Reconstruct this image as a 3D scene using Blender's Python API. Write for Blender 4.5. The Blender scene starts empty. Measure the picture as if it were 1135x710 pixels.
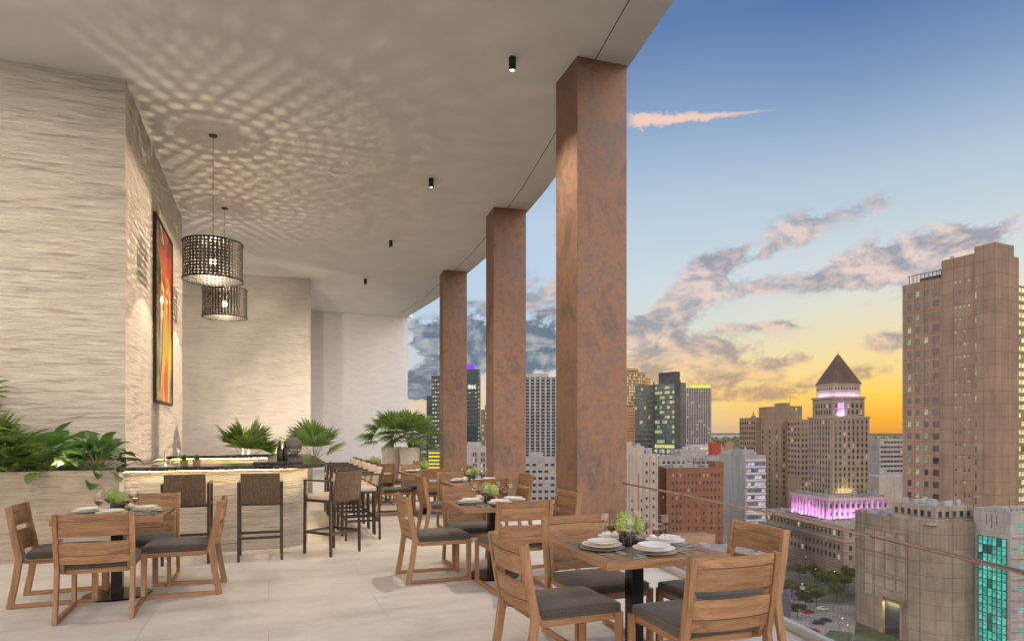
import bpy, bmesh, math, random
from mathutils import Vector, Matrix, noise as mnoise
R = math.radians
sc = bpy.context.scene
COL = sc.collection
random.seed(7)

# ------------------------------------------------------------------ camera
EYE = 1.5
YAW = R(20)                      # the building is turned 20 degrees against the view
cam_d = bpy.data.cameras.new('camera'); cam = bpy.data.objects.new('camera', cam_d); COL.objects.link(cam)
cam.location = (0, 0, EYE); cam.rotation_euler = (R(90), 0, -YAW)
cam_d.sensor_width = 36; cam_d.lens = 741/1135*36
cam_d.shift_y = 123/1135
cam_d.clip_start = .05; cam_d.clip_end = 40000
sc.camera = cam

def lin(r, g, b):
    f = lambda c: (c/255/12.92) if c/255 <= .04045 else ((c/255+.055)/1.055)**2.4
    return (f(r), f(g), f(b), 1)

# ------------------------------------------------------------------ world: dusk sky with clouds
SUN_AZ = R(62)                   # to the right of the view direction
SUN_EL = R(7)
BACK_GAIN = 3.8                  # unseen sky behind the camera, boosted as added fill for terrace and city
W = bpy.data.worlds.new('World'); sc.world = W; W.use_nodes = True
wt = W.node_tree; wt.nodes.clear()
def N(t, **k):
    n = wt.nodes.new(t)
    for a, b in k.items(): setattr(n, a, b)
    return n
def L(a, b): wt.links.new(a, b)
def M(op, a, b=None, c=None, clamp=False):
    n = N('ShaderNodeMath', operation=op, use_clamp=clamp)
    for i, v in enumerate((a, b, c)):
        if v is None: continue
        if isinstance(v, (int, float)): n.inputs[i].default_value = v
        else: L(v, n.inputs[i])
    return n.outputs[0]
def smooth(v, a, b):
    n = N('ShaderNodeMapRange', interpolation_type='SMOOTHSTEP')
    L(v, n.inputs[0]); n.inputs[1].default_value = a; n.inputs[2].default_value = b
    return n.outputs[0]
def mixc(f, a, b):
    n = N('ShaderNodeMix', data_type='RGBA')
    if isinstance(f, (int, float)): n.inputs[0].default_value = f
    else: L(f, n.inputs[0])
    for s, v in ((6, a), (7, b)):
        if isinstance(v, tuple): n.inputs[s].default_value = v
        else: L(v, n.inputs[s])
    return n.outputs[2]
tc = N('ShaderNodeTexCoord')
rot = N('ShaderNodeVectorRotate', rotation_type='Z_AXIS'); L(tc.outputs['Generated'], rot.inputs['Vector'])
rot.inputs['Angle'].default_value = YAW
sep = N('ShaderNodeSeparateXYZ'); L(rot.outputs[0], sep.inputs[0])
az = M('ARCTAN2', sep.outputs[0], sep.outputs[1])
hyp = M('SQRT', M('ADD', M('MULTIPLY', sep.outputs[0], sep.outputs[0]), M('MULTIPLY', sep.outputs[1], sep.outputs[1])))
el = M('ARCTAN2', sep.outputs[2], hyp)
def ramp(stops, top=1.5):
    n = N('ShaderNodeValToRGB'); cr = n.color_ramp; L(M('DIVIDE', el, top, clamp=True), n.inputs[0])
    while len(cr.elements) > 1: cr.elements.remove(cr.elements[-1])
    for i, (p, c) in enumerate(stops):
        e = cr.elements[0] if i == 0 else cr.elements.new(p/top)
        e.position = p/top; e.color = lin(*c)
    return n.outputs[0]
sun_r = ramp([(0, (228,152,66)), (.016, (245,172,52)), (.05, (252,205,84)), (.095, (244,217,150)), (.155, (226,219,194)),
              (.214, (208,216,218)), (.328, (174,196,214)), (.433, (124,152,190)), (.529, (80,114,166)), (.75, (60,92,148)), (1.4, (50,78,132))])
left_r = ramp([(0, (200,190,182)), (.03, (224,203,172)), (.06, (226,208,178)), (.105, (196,207,216)), (.19, (186,207,228)),
               (.3, (184,204,224)), (.433, (134,162,198)), (.529, (90,122,174)), (.75, (60,94,156)), (1.4, (48,78,138))])
mid_r = ramp([(0, (214,184,152)), (.02, (234,198,140)), (.05, (246,212,134)), (.095, (238,218,168)), (.155, (212,218,210)),
              (.214, (202,215,222)), (.328, (176,198,217)), (.433, (134,161,195)), (.529, (94,126,173)), (.75, (54,88,150)), (1.4, (44,72,130))])
base = mixc(smooth(az, .02, .22), left_r, mid_r)
base = mixc(smooth(az, .26, .5), base, sun_r)
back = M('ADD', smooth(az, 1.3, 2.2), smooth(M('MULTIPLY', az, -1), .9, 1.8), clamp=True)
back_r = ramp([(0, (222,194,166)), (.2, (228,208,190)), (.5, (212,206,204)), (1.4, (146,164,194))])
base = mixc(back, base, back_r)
# clouds: placed banks broken up by noise (all in directions, at infinity)
comb = N('ShaderNodeCombineXYZ'); L(M('MULTIPLY', az, 7.0), comb.inputs[0]); L(M('MULTIPLY', el, 12.0), comb.inputs[1])
def fbm(vec, scale, detail, rough=.58, off=(0,0,0), dist=.3):
    a = N('ShaderNodeVectorMath', operation='ADD'); L(vec, a.inputs[0]); a.inputs[1].default_value = off
    n = N('ShaderNodeTexNoise'); L(a.outputs[0], n.inputs['Vector'])
    n.inputs['Scale'].default_value = scale; n.inputs['Detail'].default_value = detail
    n.inputs['Roughness'].default_value = rough; n.inputs['Distortion'].default_value = dist
    return n.outputs[0]
n1 = fbm(comb.outputs[0], 1.7, 9, .6)
n2 = fbm(comb.outputs[0], 1.7, 9, .6, off=(-.07, -.10, 0))
n3 = fbm(comb.outputs[0], 6.5, 6, .62, off=(3, 1, 0))
def dirpx(px, py):
    a = math.atan((px-567.5)/741); return a, math.atan((478-py)/741*math.cos(a))
def cover(blobs):
    tot = None
    for px, py, wx, wy, amp, tilt in blobs:
        a, e = dirpx(px, py); sa = wx/741; se = wy/741
        da = M('SUBTRACT', az, a); de = M('SUBTRACT', M('SUBTRACT', el, e), M('MULTIPLY', da, tilt))
        q = M('ADD', M('POWER', M('ABSOLUTE', M('DIVIDE', da, sa)), 2), M('POWER', M('ABSOLUTE', M('DIVIDE', de, se)), 2))
        g = M('MULTIPLY', M('POWER', 2.718, M('MULTIPLY', q, -1)), amp)
        tot = g if tot is None else M('ADD', tot, g)
    return tot
lit_c = cover([(1010, 290, 66, 25, 1.15, .12), (965, 300, 40, 16, .9, .1), (745, 345, 52, 26, .9, .5), (1075, 268, 34, 13, 1.0, .25), (940, 305, 40, 12, .7, .1), (760, 330, 34, 20, 1.05, .75),
               (715, 365, 40, 20, .95, .15), (790, 388, 66, 16, 1.15, .05), (735, 402, 36, 14, .8, .1), (840, 362, 40, 6, .8, 0), (868, 400, 34, 7, .8, .12),
               (800, 420, 76, 10, .95, 0), (830, 438, 60, 7, .85, 0), (720, 440, 40, 8, .7, 0), (845, 318, 30, 12, .8, .2), (872, 266, 28, 12, .85, .1), (815, 285, 40, 10, .7, .0),
               (985, 222, 30, 14, .42, 0), (905, 240, 50, 14, .4, 0), (905, 425, 46, 5, .6, .15), (985, 378, 24, 12, .75, 0), (940, 415, 90, 9, .5, .15),
               (600, 330, 50, 26, .9, 0)])
dark_c = cover([(475, 376, 24, 17, 1.25, 0), (468, 420, 26, 16, 1.1, .1), (520, 382, 34, 26, 1.35, 0), (455, 436, 40, 6, .9, 0),
                (600, 388, 46, 22, 1.45, 0), (560, 400, 60, 16, 1.0, 0), (535, 345, 30, 10, .7, 0), (610, 350, 34, 22, .8, .2)])
far_c = M('MULTIPLY', back, .75)
hf = M('MULTIPLY', M('SUBTRACT', n3, .5), 1.0)
def dens(c, lo, hi):
    return smooth(M('ADD', M('ADD', c, M('MULTIPLY', M('SUBTRACT', n1, .5), 4.2)), hf), lo, hi)
gate_l = smooth(lit_c, .06, .6); gate_d = smooth(dark_c, .08, .35)
d_lit = M('MULTIPLY', dens(lit_c, .16, .74), gate_l)
d_dark = M('MULTIPLY', dens(dark_c, .4, .75), gate_d)
edge = M('MULTIPLY', M('SUBTRACT', n1, n2), 6.0)
shade = M('ADD', .42, edge, clamp=True)
lowf = smooth(el, .03, .17)
lc_hi = mixc(lowf, lin(246,196,124), lin(228,200,190)); lc_lo = mixc(lowf, lin(170,138,118), lin(140,138,152))
lit_col = mixc(shade, lc_lo, lc_hi)
dk_col = mixc(M('MULTIPLY', M('ADD', .25, edge, clamp=True), .8), lin(92,108,128), lin(196,196,196))
# thin sunlit streak high in the sky
a0, e0 = dirpx(690, 134); a1, e1 = dirpx(874, 120)
u = M('DIVIDE', M('SUBTRACT', az, a0), a1-a0)
ey = M('ADD', e0, M('MULTIPLY', u, (e1-e0)))
wid = M('MULTIPLY', M('SUBTRACT', 1.0, u, clamp=True), .0125)
sn = M('MULTIPLY', M('SUBTRACT', n3, .5), .030)
sd = M('SUBTRACT', M('ADD', wid, .0005), M('ABSOLUTE', M('SUBTRACT', M('ADD', el, M('MULTIPLY', sn, M('SUBTRACT', 1.0, u, clamp=True))), ey)))
streak = M('MULTIPLY', M('MULTIPLY', smooth(sd, 0, .006), smooth(u, 0, .1)), M('SUBTRACT', 1.0, smooth(u, .9, 1.0)))
sky = mixc(M('MULTIPLY', d_lit, .8), base, lit_col)
sky = mixc(M('MULTIPLY', d_dark, .93), sky, dk_col)
sky = mixc(M('MULTIPLY', streak, .85), sky, lin(248,208,184))
sky = mixc(smooth(M('MULTIPLY', el, -1), 0.001, .02), sky, lin(96,84,78))
ns = N('ShaderNodeTexSky'); ns.sky_type = 'NISHITA'; ns.sun_disc = False
ns.sun_elevation = SUN_EL; ns.sun_rotation = YAW + SUN_AZ
bgn = N('ShaderNodeBackground'); L(ns.outputs[0], bgn.inputs[0]); bgn.inputs[1].default_value = .006
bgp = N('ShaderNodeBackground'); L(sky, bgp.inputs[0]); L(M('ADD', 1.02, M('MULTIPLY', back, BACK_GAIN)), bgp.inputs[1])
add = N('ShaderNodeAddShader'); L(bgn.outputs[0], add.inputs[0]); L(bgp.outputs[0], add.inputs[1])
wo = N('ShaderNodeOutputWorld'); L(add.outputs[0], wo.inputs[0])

# ------------------------------------------------------------------ sun (last low light from the right)
sl = bpy.data.lights.new('sun', 'SUN'); so = bpy.data.objects.new('sun', sl); COL.objects.link(so)
sl.energy = 2.8; sl.angle = R(2.5); sl.color = (1, .72, .5)
_d = Vector((math.sin(YAW+SUN_AZ)*math.cos(SUN_EL), math.cos(YAW+SUN_AZ)*math.cos(SUN_EL), math.sin(SUN_EL)))
so.rotation_euler = _d.to_track_quat('Z', 'Y').to_euler()

vs = sc.view_settings; vs.view_transform = 'Standard'; vs.look = 'None'; vs.gamma = 1; vs.use_curve_mapping = False
vs.exposure = 0.0
sc.cycles.max_bounces = 7; sc.cycles.diffuse_bounces = 4; sc.cycles.glossy_bounces = 3; sc.cycles.transparent_max_bounces = 16
sc.cycles.caustics_reflective = False; sc.cycles.caustics_refractive = False
sc.cycles.sample_clamp_indirect = 4

# ------------------------------------------------------------------ helpers
def uv(X, Z):                    # view axes (right, ahead) -> building axes
    return X*math.cos(YAW)+Z*math.sin(YAW), -X*math.sin(YAW)+Z*math.cos(YAW)

class MB:
    """collects boxes, tubes, lathes ... and links them as ONE mesh object"""
    def __init__(s): s.v = []; s.f = []
    def add(s, vs_, fs_, mat=None):
        o = len(s.v)
        s.v += [tuple(mat @ Vector(p)) if mat is not None else tuple(p) for p in vs_]
        s.f += [tuple(i+o for i in f) for f in fs_]
        return s
    def box(s, x0, x1, y0, y1, z0, z1, mat=None):
        v = [(x0,y0,z0),(x1,y0,z0),(x1,y1,z0),(x0,y1,z0),(x0,y0,z1),(x1,y0,z1),(x1,y1,z1),(x0,y1,z1)]
        return s.add(v, [(0,3,2,1),(4,5,6,7),(0,1,5,4),(1,2,6,5),(2,3,7,6),(3,0,4,7)], mat)
    def bar(s, p, q, w, h=None, up=(0,0,1)):
        """rectangular bar from p to q, w across, h along 'up'"""
        h = h or w; p = Vector(p); q = Vector(q); d = (q-p).normalized(); u_ = Vector(up)
        if abs(d.dot(u_)) > .98: u_ = Vector((0,1,0))
        r = d.cross(u_).normalized(); u_ = r.cross(d).normalized()
        v = []
        for c in (p, q):
            for a, b in ((-1,-1),(1,-1),(1,1),(-1,1)): v.append(c + r*(a*w/2) + u_*(b*h/2))
        return s.add(v, [(0,1,2,3),(7,6,5,4),(0,4,5,1),(1,5,6,2),(2,6,7,3),(3,7,4,0)])
    def strip(s, pts, w, h):
        """bar through several points (path in one vertical plane along local y/z), w across x"""
        pts = [Vector(p) for p in pts]; v = []; n = len(pts)
        for i, c in enumerate(pts):
            a = pts[max(0, i-1)]; b = pts[min(n-1, i+1)]; d = (b-a).normalized()
            nrm = Vector((1,0,0)).cross(d).normalized()
            if 0 < i < n-1:
                d1 = (pts[i]-a).normalized(); k = max(.5, d1.dot(d)); hh = h/2/k
            else: hh = h/2
            for x, y in ((-w/2,-hh),(w/2,-hh),(w/2,hh),(-w/2,hh)): v.append(c + Vector((x,0,0)) + nrm*y)
        f = [(3,2,1,0), tuple(4*(n-1)+k for k in range(4))]
        for i in range(n-1):
            for k in range(4):
                a = 4*i+k; b = 4*i+(k+1) % 4; f.append((a, b, b+4, a+4))
        return s.add(v, f)
    def tube(s, pts, r, n=8, cap=True):
        pts = [Vector(p) for p in pts]; rr = r if isinstance(r, (list, tuple)) else [r]*len(pts); v = []; m = len(pts)
        ref = None
        for i, c in enumerate(pts):
            d = (pts[min(m-1, i+1)]-pts[max(0, i-1)]).normalized()
            if ref is None: ref = Vector((1,0,0)) if abs(d.x) < .9 else Vector((0,1,0))
            a = d.cross(ref).normalized(); b = d.cross(a).normalized(); ref = b.cross(d)
            for k in range(n):
                t = 2*math.pi*k/n; v.append(c + (a*math.cos(t)+b*math.sin(t))*rr[i])
        f = []
        for i in range(m-1):
            for k in range(n):
                f.append((i*n+k, i*n+(k+1) % n, (i+1)*n+(k+1) % n, (i+1)*n+k))
        if cap: f += [tuple(range(n-1, -1, -1)), tuple((m-1)*n+k for k in range(n))]
        return s.add(v, f)
    def lathe(s, prof, n=24, c=(0,0,0), mat=None):
        v = []; f = []; m = len(prof)
        for r, z in prof:
            for k in range(n):
                t = 2*math.pi*k/n; v.append((c[0]+r*math.cos(t), c[1]+r*math.sin(t), c[2]+z))
        for i in range(m-1):
            for k in range(n):
                f.append((i*n+k, i*n+(k+1) % n, (i+1)*n+(k+1) % n, (i+1)*n+k))
        if prof[0][0] > 1e-6: f.append(tuple(range(n-1, -1, -1)))
        if prof[-1][0] > 1e-6: f.append(tuple((m-1)*n+k for k in range(n)))
        return s.add(v, f, mat)
    def prism(s, poly, z0, z1):
        n = len(poly); v = [(x, y, z0) for x, y in poly]+[(x, y, z1) for x, y in poly]
        f = [tuple(range(n-1, -1, -1)), tuple(range(n, 2*n))]+[(i, (i+1) % n, n+(i+1) % n, n+i) for i in range(n)]
        return s.add(v, f)
    def build(s, name, mat, parent=None, loc=(0,0,0), rz=0, bevel=0, seg=2, smooth_=False, weld=False):
        me = bpy.data.meshes.new(name); me.from_pydata(s.v, [], s.f)
        bm = bmesh.new(); bm.from_mesh(me)
        if weld: bmesh.ops.remove_doubles(bm, verts=bm.verts, dist=1e-5)
        bmesh.ops.recalc_face_normals(bm, faces=bm.faces)
        if bevel:
            es = [e for e in bm.edges if len(e.link_faces) == 2 and e.calc_face_angle(0) > .5]
            bmesh.ops.bevel(bm, geom=es, offset=bevel, segments=seg, profile=.6, affect='EDGES', clamp_overlap=True)
        for f in bm.faces: f.smooth = bool(smooth_)
        bm.to_mesh(me); bm.free()
        if smooth_: me.set_sharp_from_angle(angle=R(smooth_ if smooth_ is not True else 40))
        for m in (mat if isinstance(mat, list) else [mat]): me.materials.append(m)
        o = bpy.data.objects.new(name, me); COL.objects.link(o); o.location = loc; o.rotation_euler = (0,0,rz)
        if parent: o.parent = parent
        return o

def tag(o, label=None, cat=None, group=None, kind=None):
    if label: o['label'] = label
    if cat: o['category'] = cat
    if group: o['group'] = group
    if kind: o['kind'] = kind
    return o
def empty(name, loc=(0,0,0), rz=0, label=None, cat=None, group=None):
    o = bpy.data.objects.new(name, None); COL.objects.link(o); o.location = loc; o.rotation_euler = (0,0,rz)
    o.empty_display_size = .1
    return tag(o, label, cat, group)
def copy_tree(o, parent=None, top=True):
    c = o.copy(); COL.objects.link(c)
    if parent: c.parent = parent
    for ch in o.children: copy_tree(ch, c, False)
    return c
def place(proto, first, loc, rz, label, group=None, scale=None):
    """the prototype itself the first time, then a copy of the whole tree"""
    o = proto if first else copy_tree(proto)
    o.location = loc; o.rotation_euler = (0,0,rz); o['label'] = label
    if group: o['group'] = group
    if scale: o.scale = scale
    return o

# ------------------------------------------------------------------ materials
MATS = {}
class MT:
    def __init__(s, name, rough=.6, metal=0, spec=.5):
        s.m = bpy.data.materials.new(name); s.m.use_nodes = True; s.t = s.m.node_tree
        s.p = s.t.nodes['Principled BSDF']; s.p.inputs['Roughness'].default_value = rough
        s.p.inputs['Metallic'].default_value = metal; s.p.inputs['Specular IOR Level'].default_value = spec
        s.co = s.t.nodes.new('ShaderNodeTexCoord')
    def n(s, t, **k):
        n = s.t.nodes.new(t)
        for a, b in k.items():
            if hasattr(n, a) and not a[0].isupper(): setattr(n, a, b)
            else: n.inputs[a.replace('_', ' ')].default_value = b
        return n
    def l(s, a, b): s.t.links.new(a, b)
    def noise(s, scale=1, detail=4, rough=.5, vec=(1,1,1), coord='Object', dist=0, loc=(0,0,0)):
        mp = s.t.nodes.new('ShaderNodeMapping'); mp.inputs['Scale'].default_value = vec; mp.inputs['Location'].default_value = loc
        s.l(s.co.outputs[coord], mp.inputs[0])
        n = s.t.nodes.new('ShaderNodeTexNoise'); s.l(mp.outputs[0], n.inputs['Vector'])
        n.inputs['Scale'].default_value = scale; n.inputs['Detail'].default_value = detail
        n.inputs['Roughness'].default_value = rough; n.inputs['Distortion'].default_value = dist
        return n.outputs[0]
    def ramp(s, fac, stops):
        n = s.t.nodes.new('ShaderNodeValToRGB'); cr = n.color_ramp; s.l(fac, n.inputs[0])
        while len(cr.elements) > 1: cr.elements.remove(cr.elements[-1])
        for i, (p, c) in enumerate(stops):
            e = cr.elements[0] if i == 0 else cr.elements.new(p)
            e.position = p; e.color = c if len(c) == 4 else (*c, 1)
        return n.outputs[0]
    def math(s, op, a, b=None, c=None, clamp=False):
        n = s.t.nodes.new('ShaderNodeMath'); n.operation = op; n.use_clamp = clamp
        for i, v in enumerate((a, b, c)):
            if v is None: continue
            if isinstance(v, (int, float)): n.inputs[i].default_value = v
            else: s.l(v, n.inputs[i])
        return n.outputs[0]
    def mix(s, f, a, b, mode='MIX'):
        n = s.t.nodes.new('ShaderNodeMix'); n.data_type = 'RGBA'; n.blend_type = mode
        for i, v in ((0, f), (6, a), (7, b)):
            if isinstance(v, (int, float)): n.inputs[i].default_value = v
            elif isinstance(v, tuple): n.inputs[i].default_value = v if len(v) == 4 else (*v, 1)
            else: s.l(v, n.inputs[i])
        return n.outputs[2]
    def color(s, c):
        if isinstance(c, tuple): s.p.inputs['Base Color'].default_value = c if len(c) == 4 else (*c, 1)
        else: s.l(c, s.p.inputs['Base Color'])
        return s
    def rough(s, v): s.l(v, s.p.inputs['Roughness']); return s
    def bump(s, h, dist=.01, strength=1):
        n = s.t.nodes.new('ShaderNodeBump'); n.inputs['Distance'].default_value = dist; n.inputs['Strength'].default_value = strength
        s.l(h, n.inputs['Height']); s.l(n.outputs[0], s.p.inputs['Normal']); return s
    def emit(s, c, k=1):
        if isinstance(c, tuple): s.p.inputs['Emission Color'].default_value = c if len(c) == 4 else (*c, 1)
        else: s.l(c, s.p.inputs['Emission Color'])
        if isinstance(k, (int, float)): s.p.inputs['Emission Strength'].default_value = k
        else: s.l(k, s.p.inputs['Emission Strength'])
        return s

def rough_wall(name, c0, c1, depth=.03, k=1.0):
    """split-faced render: short shallow ledges running across, chipped"""
    m = MT(name, .88, spec=.15)
    a = m.noise(1, 6, .62, (1.9*k, 1.9*k, 26*k), dist=.15)
    b = m.noise(1, 7, .72, (8*k, 8*k, 38*k), dist=.3, loc=(3,2,1))
    c = m.noise(42, 4, .7)
    wv = m.math('PINGPONG', m.math('ADD', m.math('MULTIPLY', a, 4.2), m.math('MULTIPLY', b, 1.2)), 1.0)
    ledge = m.math('POWER', wv, .35)
    h = m.math('ADD', m.math('MULTIPLY', ledge, .8), m.math('ADD', m.math('MULTIPLY', b, 1.1), m.math('MULTIPLY', c, .28)))
    m.bump(h, depth, 1.0)
    d = m.noise(2.2, 6, .65, (1,1,4))
    m.color(m.ramp(d, [(.3, c0), (.7, c1)]))
    return m.m
MATS['wall'] = rough_wall('rough_limewash_wall', (.64,.60,.55), (.76,.725,.67), .027)
MATS['wall_white'] = rough_wall('rough_white_wall', (.74,.75,.78), (.84,.85,.87), .014, 1.3)
MATS['bar_stone'] = rough_wall('rough_bar_stone', (.64,.595,.53), (.76,.72,.65), .045, 1.1)
MATS['planter_stone'] = rough_wall('planter_stone', (.36,.31,.255), (.47,.415,.35), .02, 1.2)

m = MT('ceiling_plaster', .9, spec=.2)
m.color(m.ramp(m.noise(1.5, 5, .6), [(.3, (.76,.752,.748)), (.7, (.82,.812,.808))])); m.bump(m.noise(60, 3), .002, .3); MATS['ceiling'] = m.m
m = MT('joint_shadow', .9); m.color((.12,.11,.1)); MATS['joint'] = m.m

m = MT('floor_travertine', .42, spec=.5)
br = m.n('ShaderNodeTexBrick'); mp = m.n('ShaderNodeMapping'); m.l(m.co.outputs['Object'], mp.inputs[0]); m.l(mp.outputs[0], br.inputs['Vector'])
br.offset = .5; br.inputs['Scale'].default_value = 1; br.inputs['Brick Width'].default_value = 1.8; br.inputs['Row Height'].default_value = .9
br.inputs['Mortar Size'].default_value = .0028; br.inputs['Mortar Smooth'].default_value = .1; br.inputs['Bias'].default_value = 0
br.inputs['Color1'].default_value = (.56,.53,.50,1); br.inputs['Color2'].default_value = (.58,.55,.52,1); br.inputs['Mortar'].default_value = (.37,.35,.325,1)
cl = m.ramp(m.noise(1.4, 8, .65, (1,2.2,1), dist=.6), [(.3, (.80,.78,.76)), (.52, (1,1,1)), (.75, (1.1,1.08,1.05))])
vein = m.ramp(m.noise(5, 8, .7, (1,4,1), dist=1.6), [(.30, (.72,.69,.66)), (.42, (1,1,1))])
pit = m.ramp(m.noise(17, 5, .8, (1,2.2,1)), [(.31, (.42,.39,.36)), (.37, (1,1,1))])
c = m.mix(1.0, m.mix(.8, m.mix(.9, br.outputs[0], cl, 'MULTIPLY'), vein, 'MULTIPLY'), pit, 'MULTIPLY')
m.color(c); m.rough(m.ramp(m.noise(3, 5), [(.3, (.40,)*3), (.7, (.58,)*3)]))
m.bump(m.math('ADD', m.noise(22, 4, .75, (1,2.6,1)), m.math('MULTIPLY', br.outputs['Fac'], -1.2)), .002, .5); MATS['floor'] = m.m

def copper(name):
    m = MT(name, .6, .2)
    a = m.noise(1.6, 9, .74, (1,1,.6), dist=.8); b = m.noise(9, 8, .75, dist=.3); c = m.noise(60, 4, .7)
    c1 = m.ramp(a, [(.26, (.090,.070,.064)), (.40, (.150,.106,.087)), (.50, (.245,.137,.090)), (.60, (.178,.126,.105)), (.74, (.142,.124,.122))])
    c2 = m.ramp(b, [(.3, (.55,.52,.55)), (.5, (1,1,1)), (.72, (1.25,1.1,1.0))])
    m.color(m.mix(.85, m.mix(.9, c1, c2, 'MULTIPLY'), m.ramp(c, [(.35, (.8,.8,.8)), (.6, (1.1,1.1,1.1))]), 'MULTIPLY'))
    m.rough(m.ramp(b, [(.3, (.45,)*3), (.7, (.68,)*3)])); m.bump(c, .002, .3); return m.m
MATS['copper'] = copper('patinated_copper')

def wood(name, axis, c0=(.135,.070,.036), c1=(.255,.148,.080), c2=(.35,.22,.13)):
    m = MT(name, .5, spec=.35)
    v = [22, 22, 22]; v[axis] = 1.3
    oi = m.t.nodes.new('ShaderNodeObjectInfo')
    mp = m.t.nodes.new('ShaderNodeMapping'); mp.inputs['Scale'].default_value = v; m.l(m.co.outputs['Object'], mp.inputs[0])
    cmb = m.t.nodes.new('ShaderNodeCombineXYZ')
    for i in range(3): m.l(m.math('MULTIPLY', oi.outputs['Random'], 37.0+i*11), cmb.inputs[i])
    ad = m.t.nodes.new('ShaderNodeVectorMath'); ad.operation = 'ADD'; m.l(mp.outputs[0], ad.inputs[0]); m.l(cmb.outputs[0], ad.inputs[1])
    n1 = m.t.nodes.new('ShaderNodeTexNoise'); m.l(ad.outputs[0], n1.inputs['Vector']); n1.inputs['Scale'].default_value = 1.0
    n1.inputs['Detail'].default_value = 8; n1.inputs['Roughness'].default_value = .68; n1.inputs['Distortion'].default_value = .8
    n2 = m.t.nodes.new('ShaderNodeTexNoise'); m.l(ad.outputs[0], n2.inputs['Vector']); n2.inputs['Scale'].default_value = 5
    n2.inputs['Detail'].default_value = 4
    col = m.ramp(n1.outputs[0], [(.28, c0), (.48, c1), (.72, c2)])
    tint = m.ramp(oi.outputs['Random'], [(0, (.86,.84,.82)), (1, (1.12,1.10,1.06))])
    m.color(m.mix(1, m.mix(.5, col, m.ramp(n2.outputs[0], [(.36, (.55,.5,.45)), (.5, (1,1,1))]), 'MULTIPLY'), tint, 'MULTIPLY'))
    m.bump(m.math('ADD', n1.outputs[0], n2.outputs[0]), .0012, .5); return m.m
for k, i in (('wood_x', 0), ('wood_y', 1), ('wood_z', 2)): MATS[k] = wood('teak_'+k[-1], i)
m = MT('wood_groove', .8); m.color((.035,.018,.01)); MATS['groove'] = m.m

m = MT('charcoal_weave', .95, spec=.15)
w1 = m.n('ShaderNodeTexWave', wave_type='BANDS', bands_direction='X', Scale=160.0, Distortion=2.0, Detail=2.0)
w2 = m.n('ShaderNodeTexWave', wave_type='BANDS', bands_direction='Y', Scale=160.0, Distortion=2.0, Detail=2.0)
for w_ in (w1, w2): m.l(m.co.outputs['Object'], w_.inputs['Vector'])
h = m.math('MULTIPLY', w1.outputs['Fac'], w2.outputs['Fac'])
f = m.math('ADD', m.math('MULTIPLY', h, .5), m.math('MULTIPLY', m.noise(70, 5, .7), .8))
m.color(m.ramp(f, [(.3, (.030,.027,.024)), (.8, (.105,.094,.082))])); m.bump(f, .002, .6)
m.p.inputs['Sheen Weight'].default_value = .25; MATS['cushion'] = m.m
m = MT('cream_fabric', .95, spec=.15); f = m.noise(90, 4, .7); m.color(m.ramp(f, [(.3, (.44,.38,.31)), (.7, (.60,.53,.45))])); m.bump(f, .002, .5); MATS['cream'] = m.m
m = MT('bronze_frame', .45, .4); m.color(m.ramp(m.noise(30, 4), [(.3, (.030,.022,.018)), (.7, (.058,.042,.033))])); MATS['stool_frame'] = m.m
m = MT('wicker', .6, spec=.4)
ch = m.n('ShaderNodeTexBrick'); mp = m.n('ShaderNodeMapping'); mp.inputs['Rotation'].default_value = (R(90),0,0); m.l(m.co.outputs['Object'], mp.inputs[0]); m.l(mp.outputs[0], ch.inputs['Vector'])
ch.inputs['Scale'].default_value = 1; ch.inputs['Brick Width'].default_value = .012; ch.inputs['Row Height'].default_value = .034; ch.inputs['Mortar Size'].default_value = .0016; ch.inputs['Mortar Smooth'].default_value = .6
ch.inputs['Color1'].default_value = (.085,.055,.036,1); ch.inputs['Color2'].default_value = (.15,.10,.065,1); ch.inputs['Mortar'].default_value = (.02,.013,.01,1)
m.color(ch.outputs[0]); m.bump(m.math('SUBTRACT', 1.0, ch.outputs['Fac']), .004, .9); MATS['wicker'] = m.m
m = MT('black_steel', .28, .7); m.color((.018,.017,.017)); MATS['black_steel'] = m.m
m = MT('black_matte', .5, .2); m.color((.02,.02,.02)); MATS['black'] = m.m
m = MT('black_marble', .12, spec=.6)
vn = m.ramp(m.noise(2.2, 9, .75, dist=2.4), [(.485, (.012,.011,.012)), (.5, (.16,.15,.15)), (.515, (.012,.011,.012))])
m.color(vn); MATS['marble'] = m.m
m = MT('ceramic_white', .22); m.color((.78,.77,.74)); MATS['ceramic'] = m.m
m = MT('ceramic_grey', .3); m.color((.30,.31,.31)); MATS['ceramic_grey'] = m.m
m = MT('concrete_pot', .8); m.color(m.ramp(m.noise(5, 6, .6), [(.3, (.42,.39,.35)), (.7, (.55,.52,.48))])); m.bump(m.noise(40,4), .004, .4); MATS['pot'] = m.m
m = MT('steel', .22, 1); m.color((.6,.58,.55)); MATS['steel'] = m.m
m = MT('brass_rail', .3, .9); m.color((.62,.46,.34)); MATS['rail'] = m.m
m = MT('linen_grey', .95); f = m.noise(80, 3); m.color(m.ramp(f, [(.3, (.20,.195,.165)), (.7, (.32,.31,.265))])); m.bump(f, .002, .5); MATS['linen'] = m.m
m = MT('linen_blue', .95); f = m.noise(80, 3); m.color(m.ramp(f, [(.3, (.10,.12,.18)), (.7, (.20,.23,.32))])); m.bump(f, .002, .5); MATS['linen_blue'] = m.m
m = MT('linen_white', .95); f = m.noise(80, 3); m.color(m.ramp(f, [(.3, (.5,.49,.46)), (.7, (.65,.64,.6))])); m.bump(f, .002, .5); MATS['linen_white'] = m.m
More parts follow.
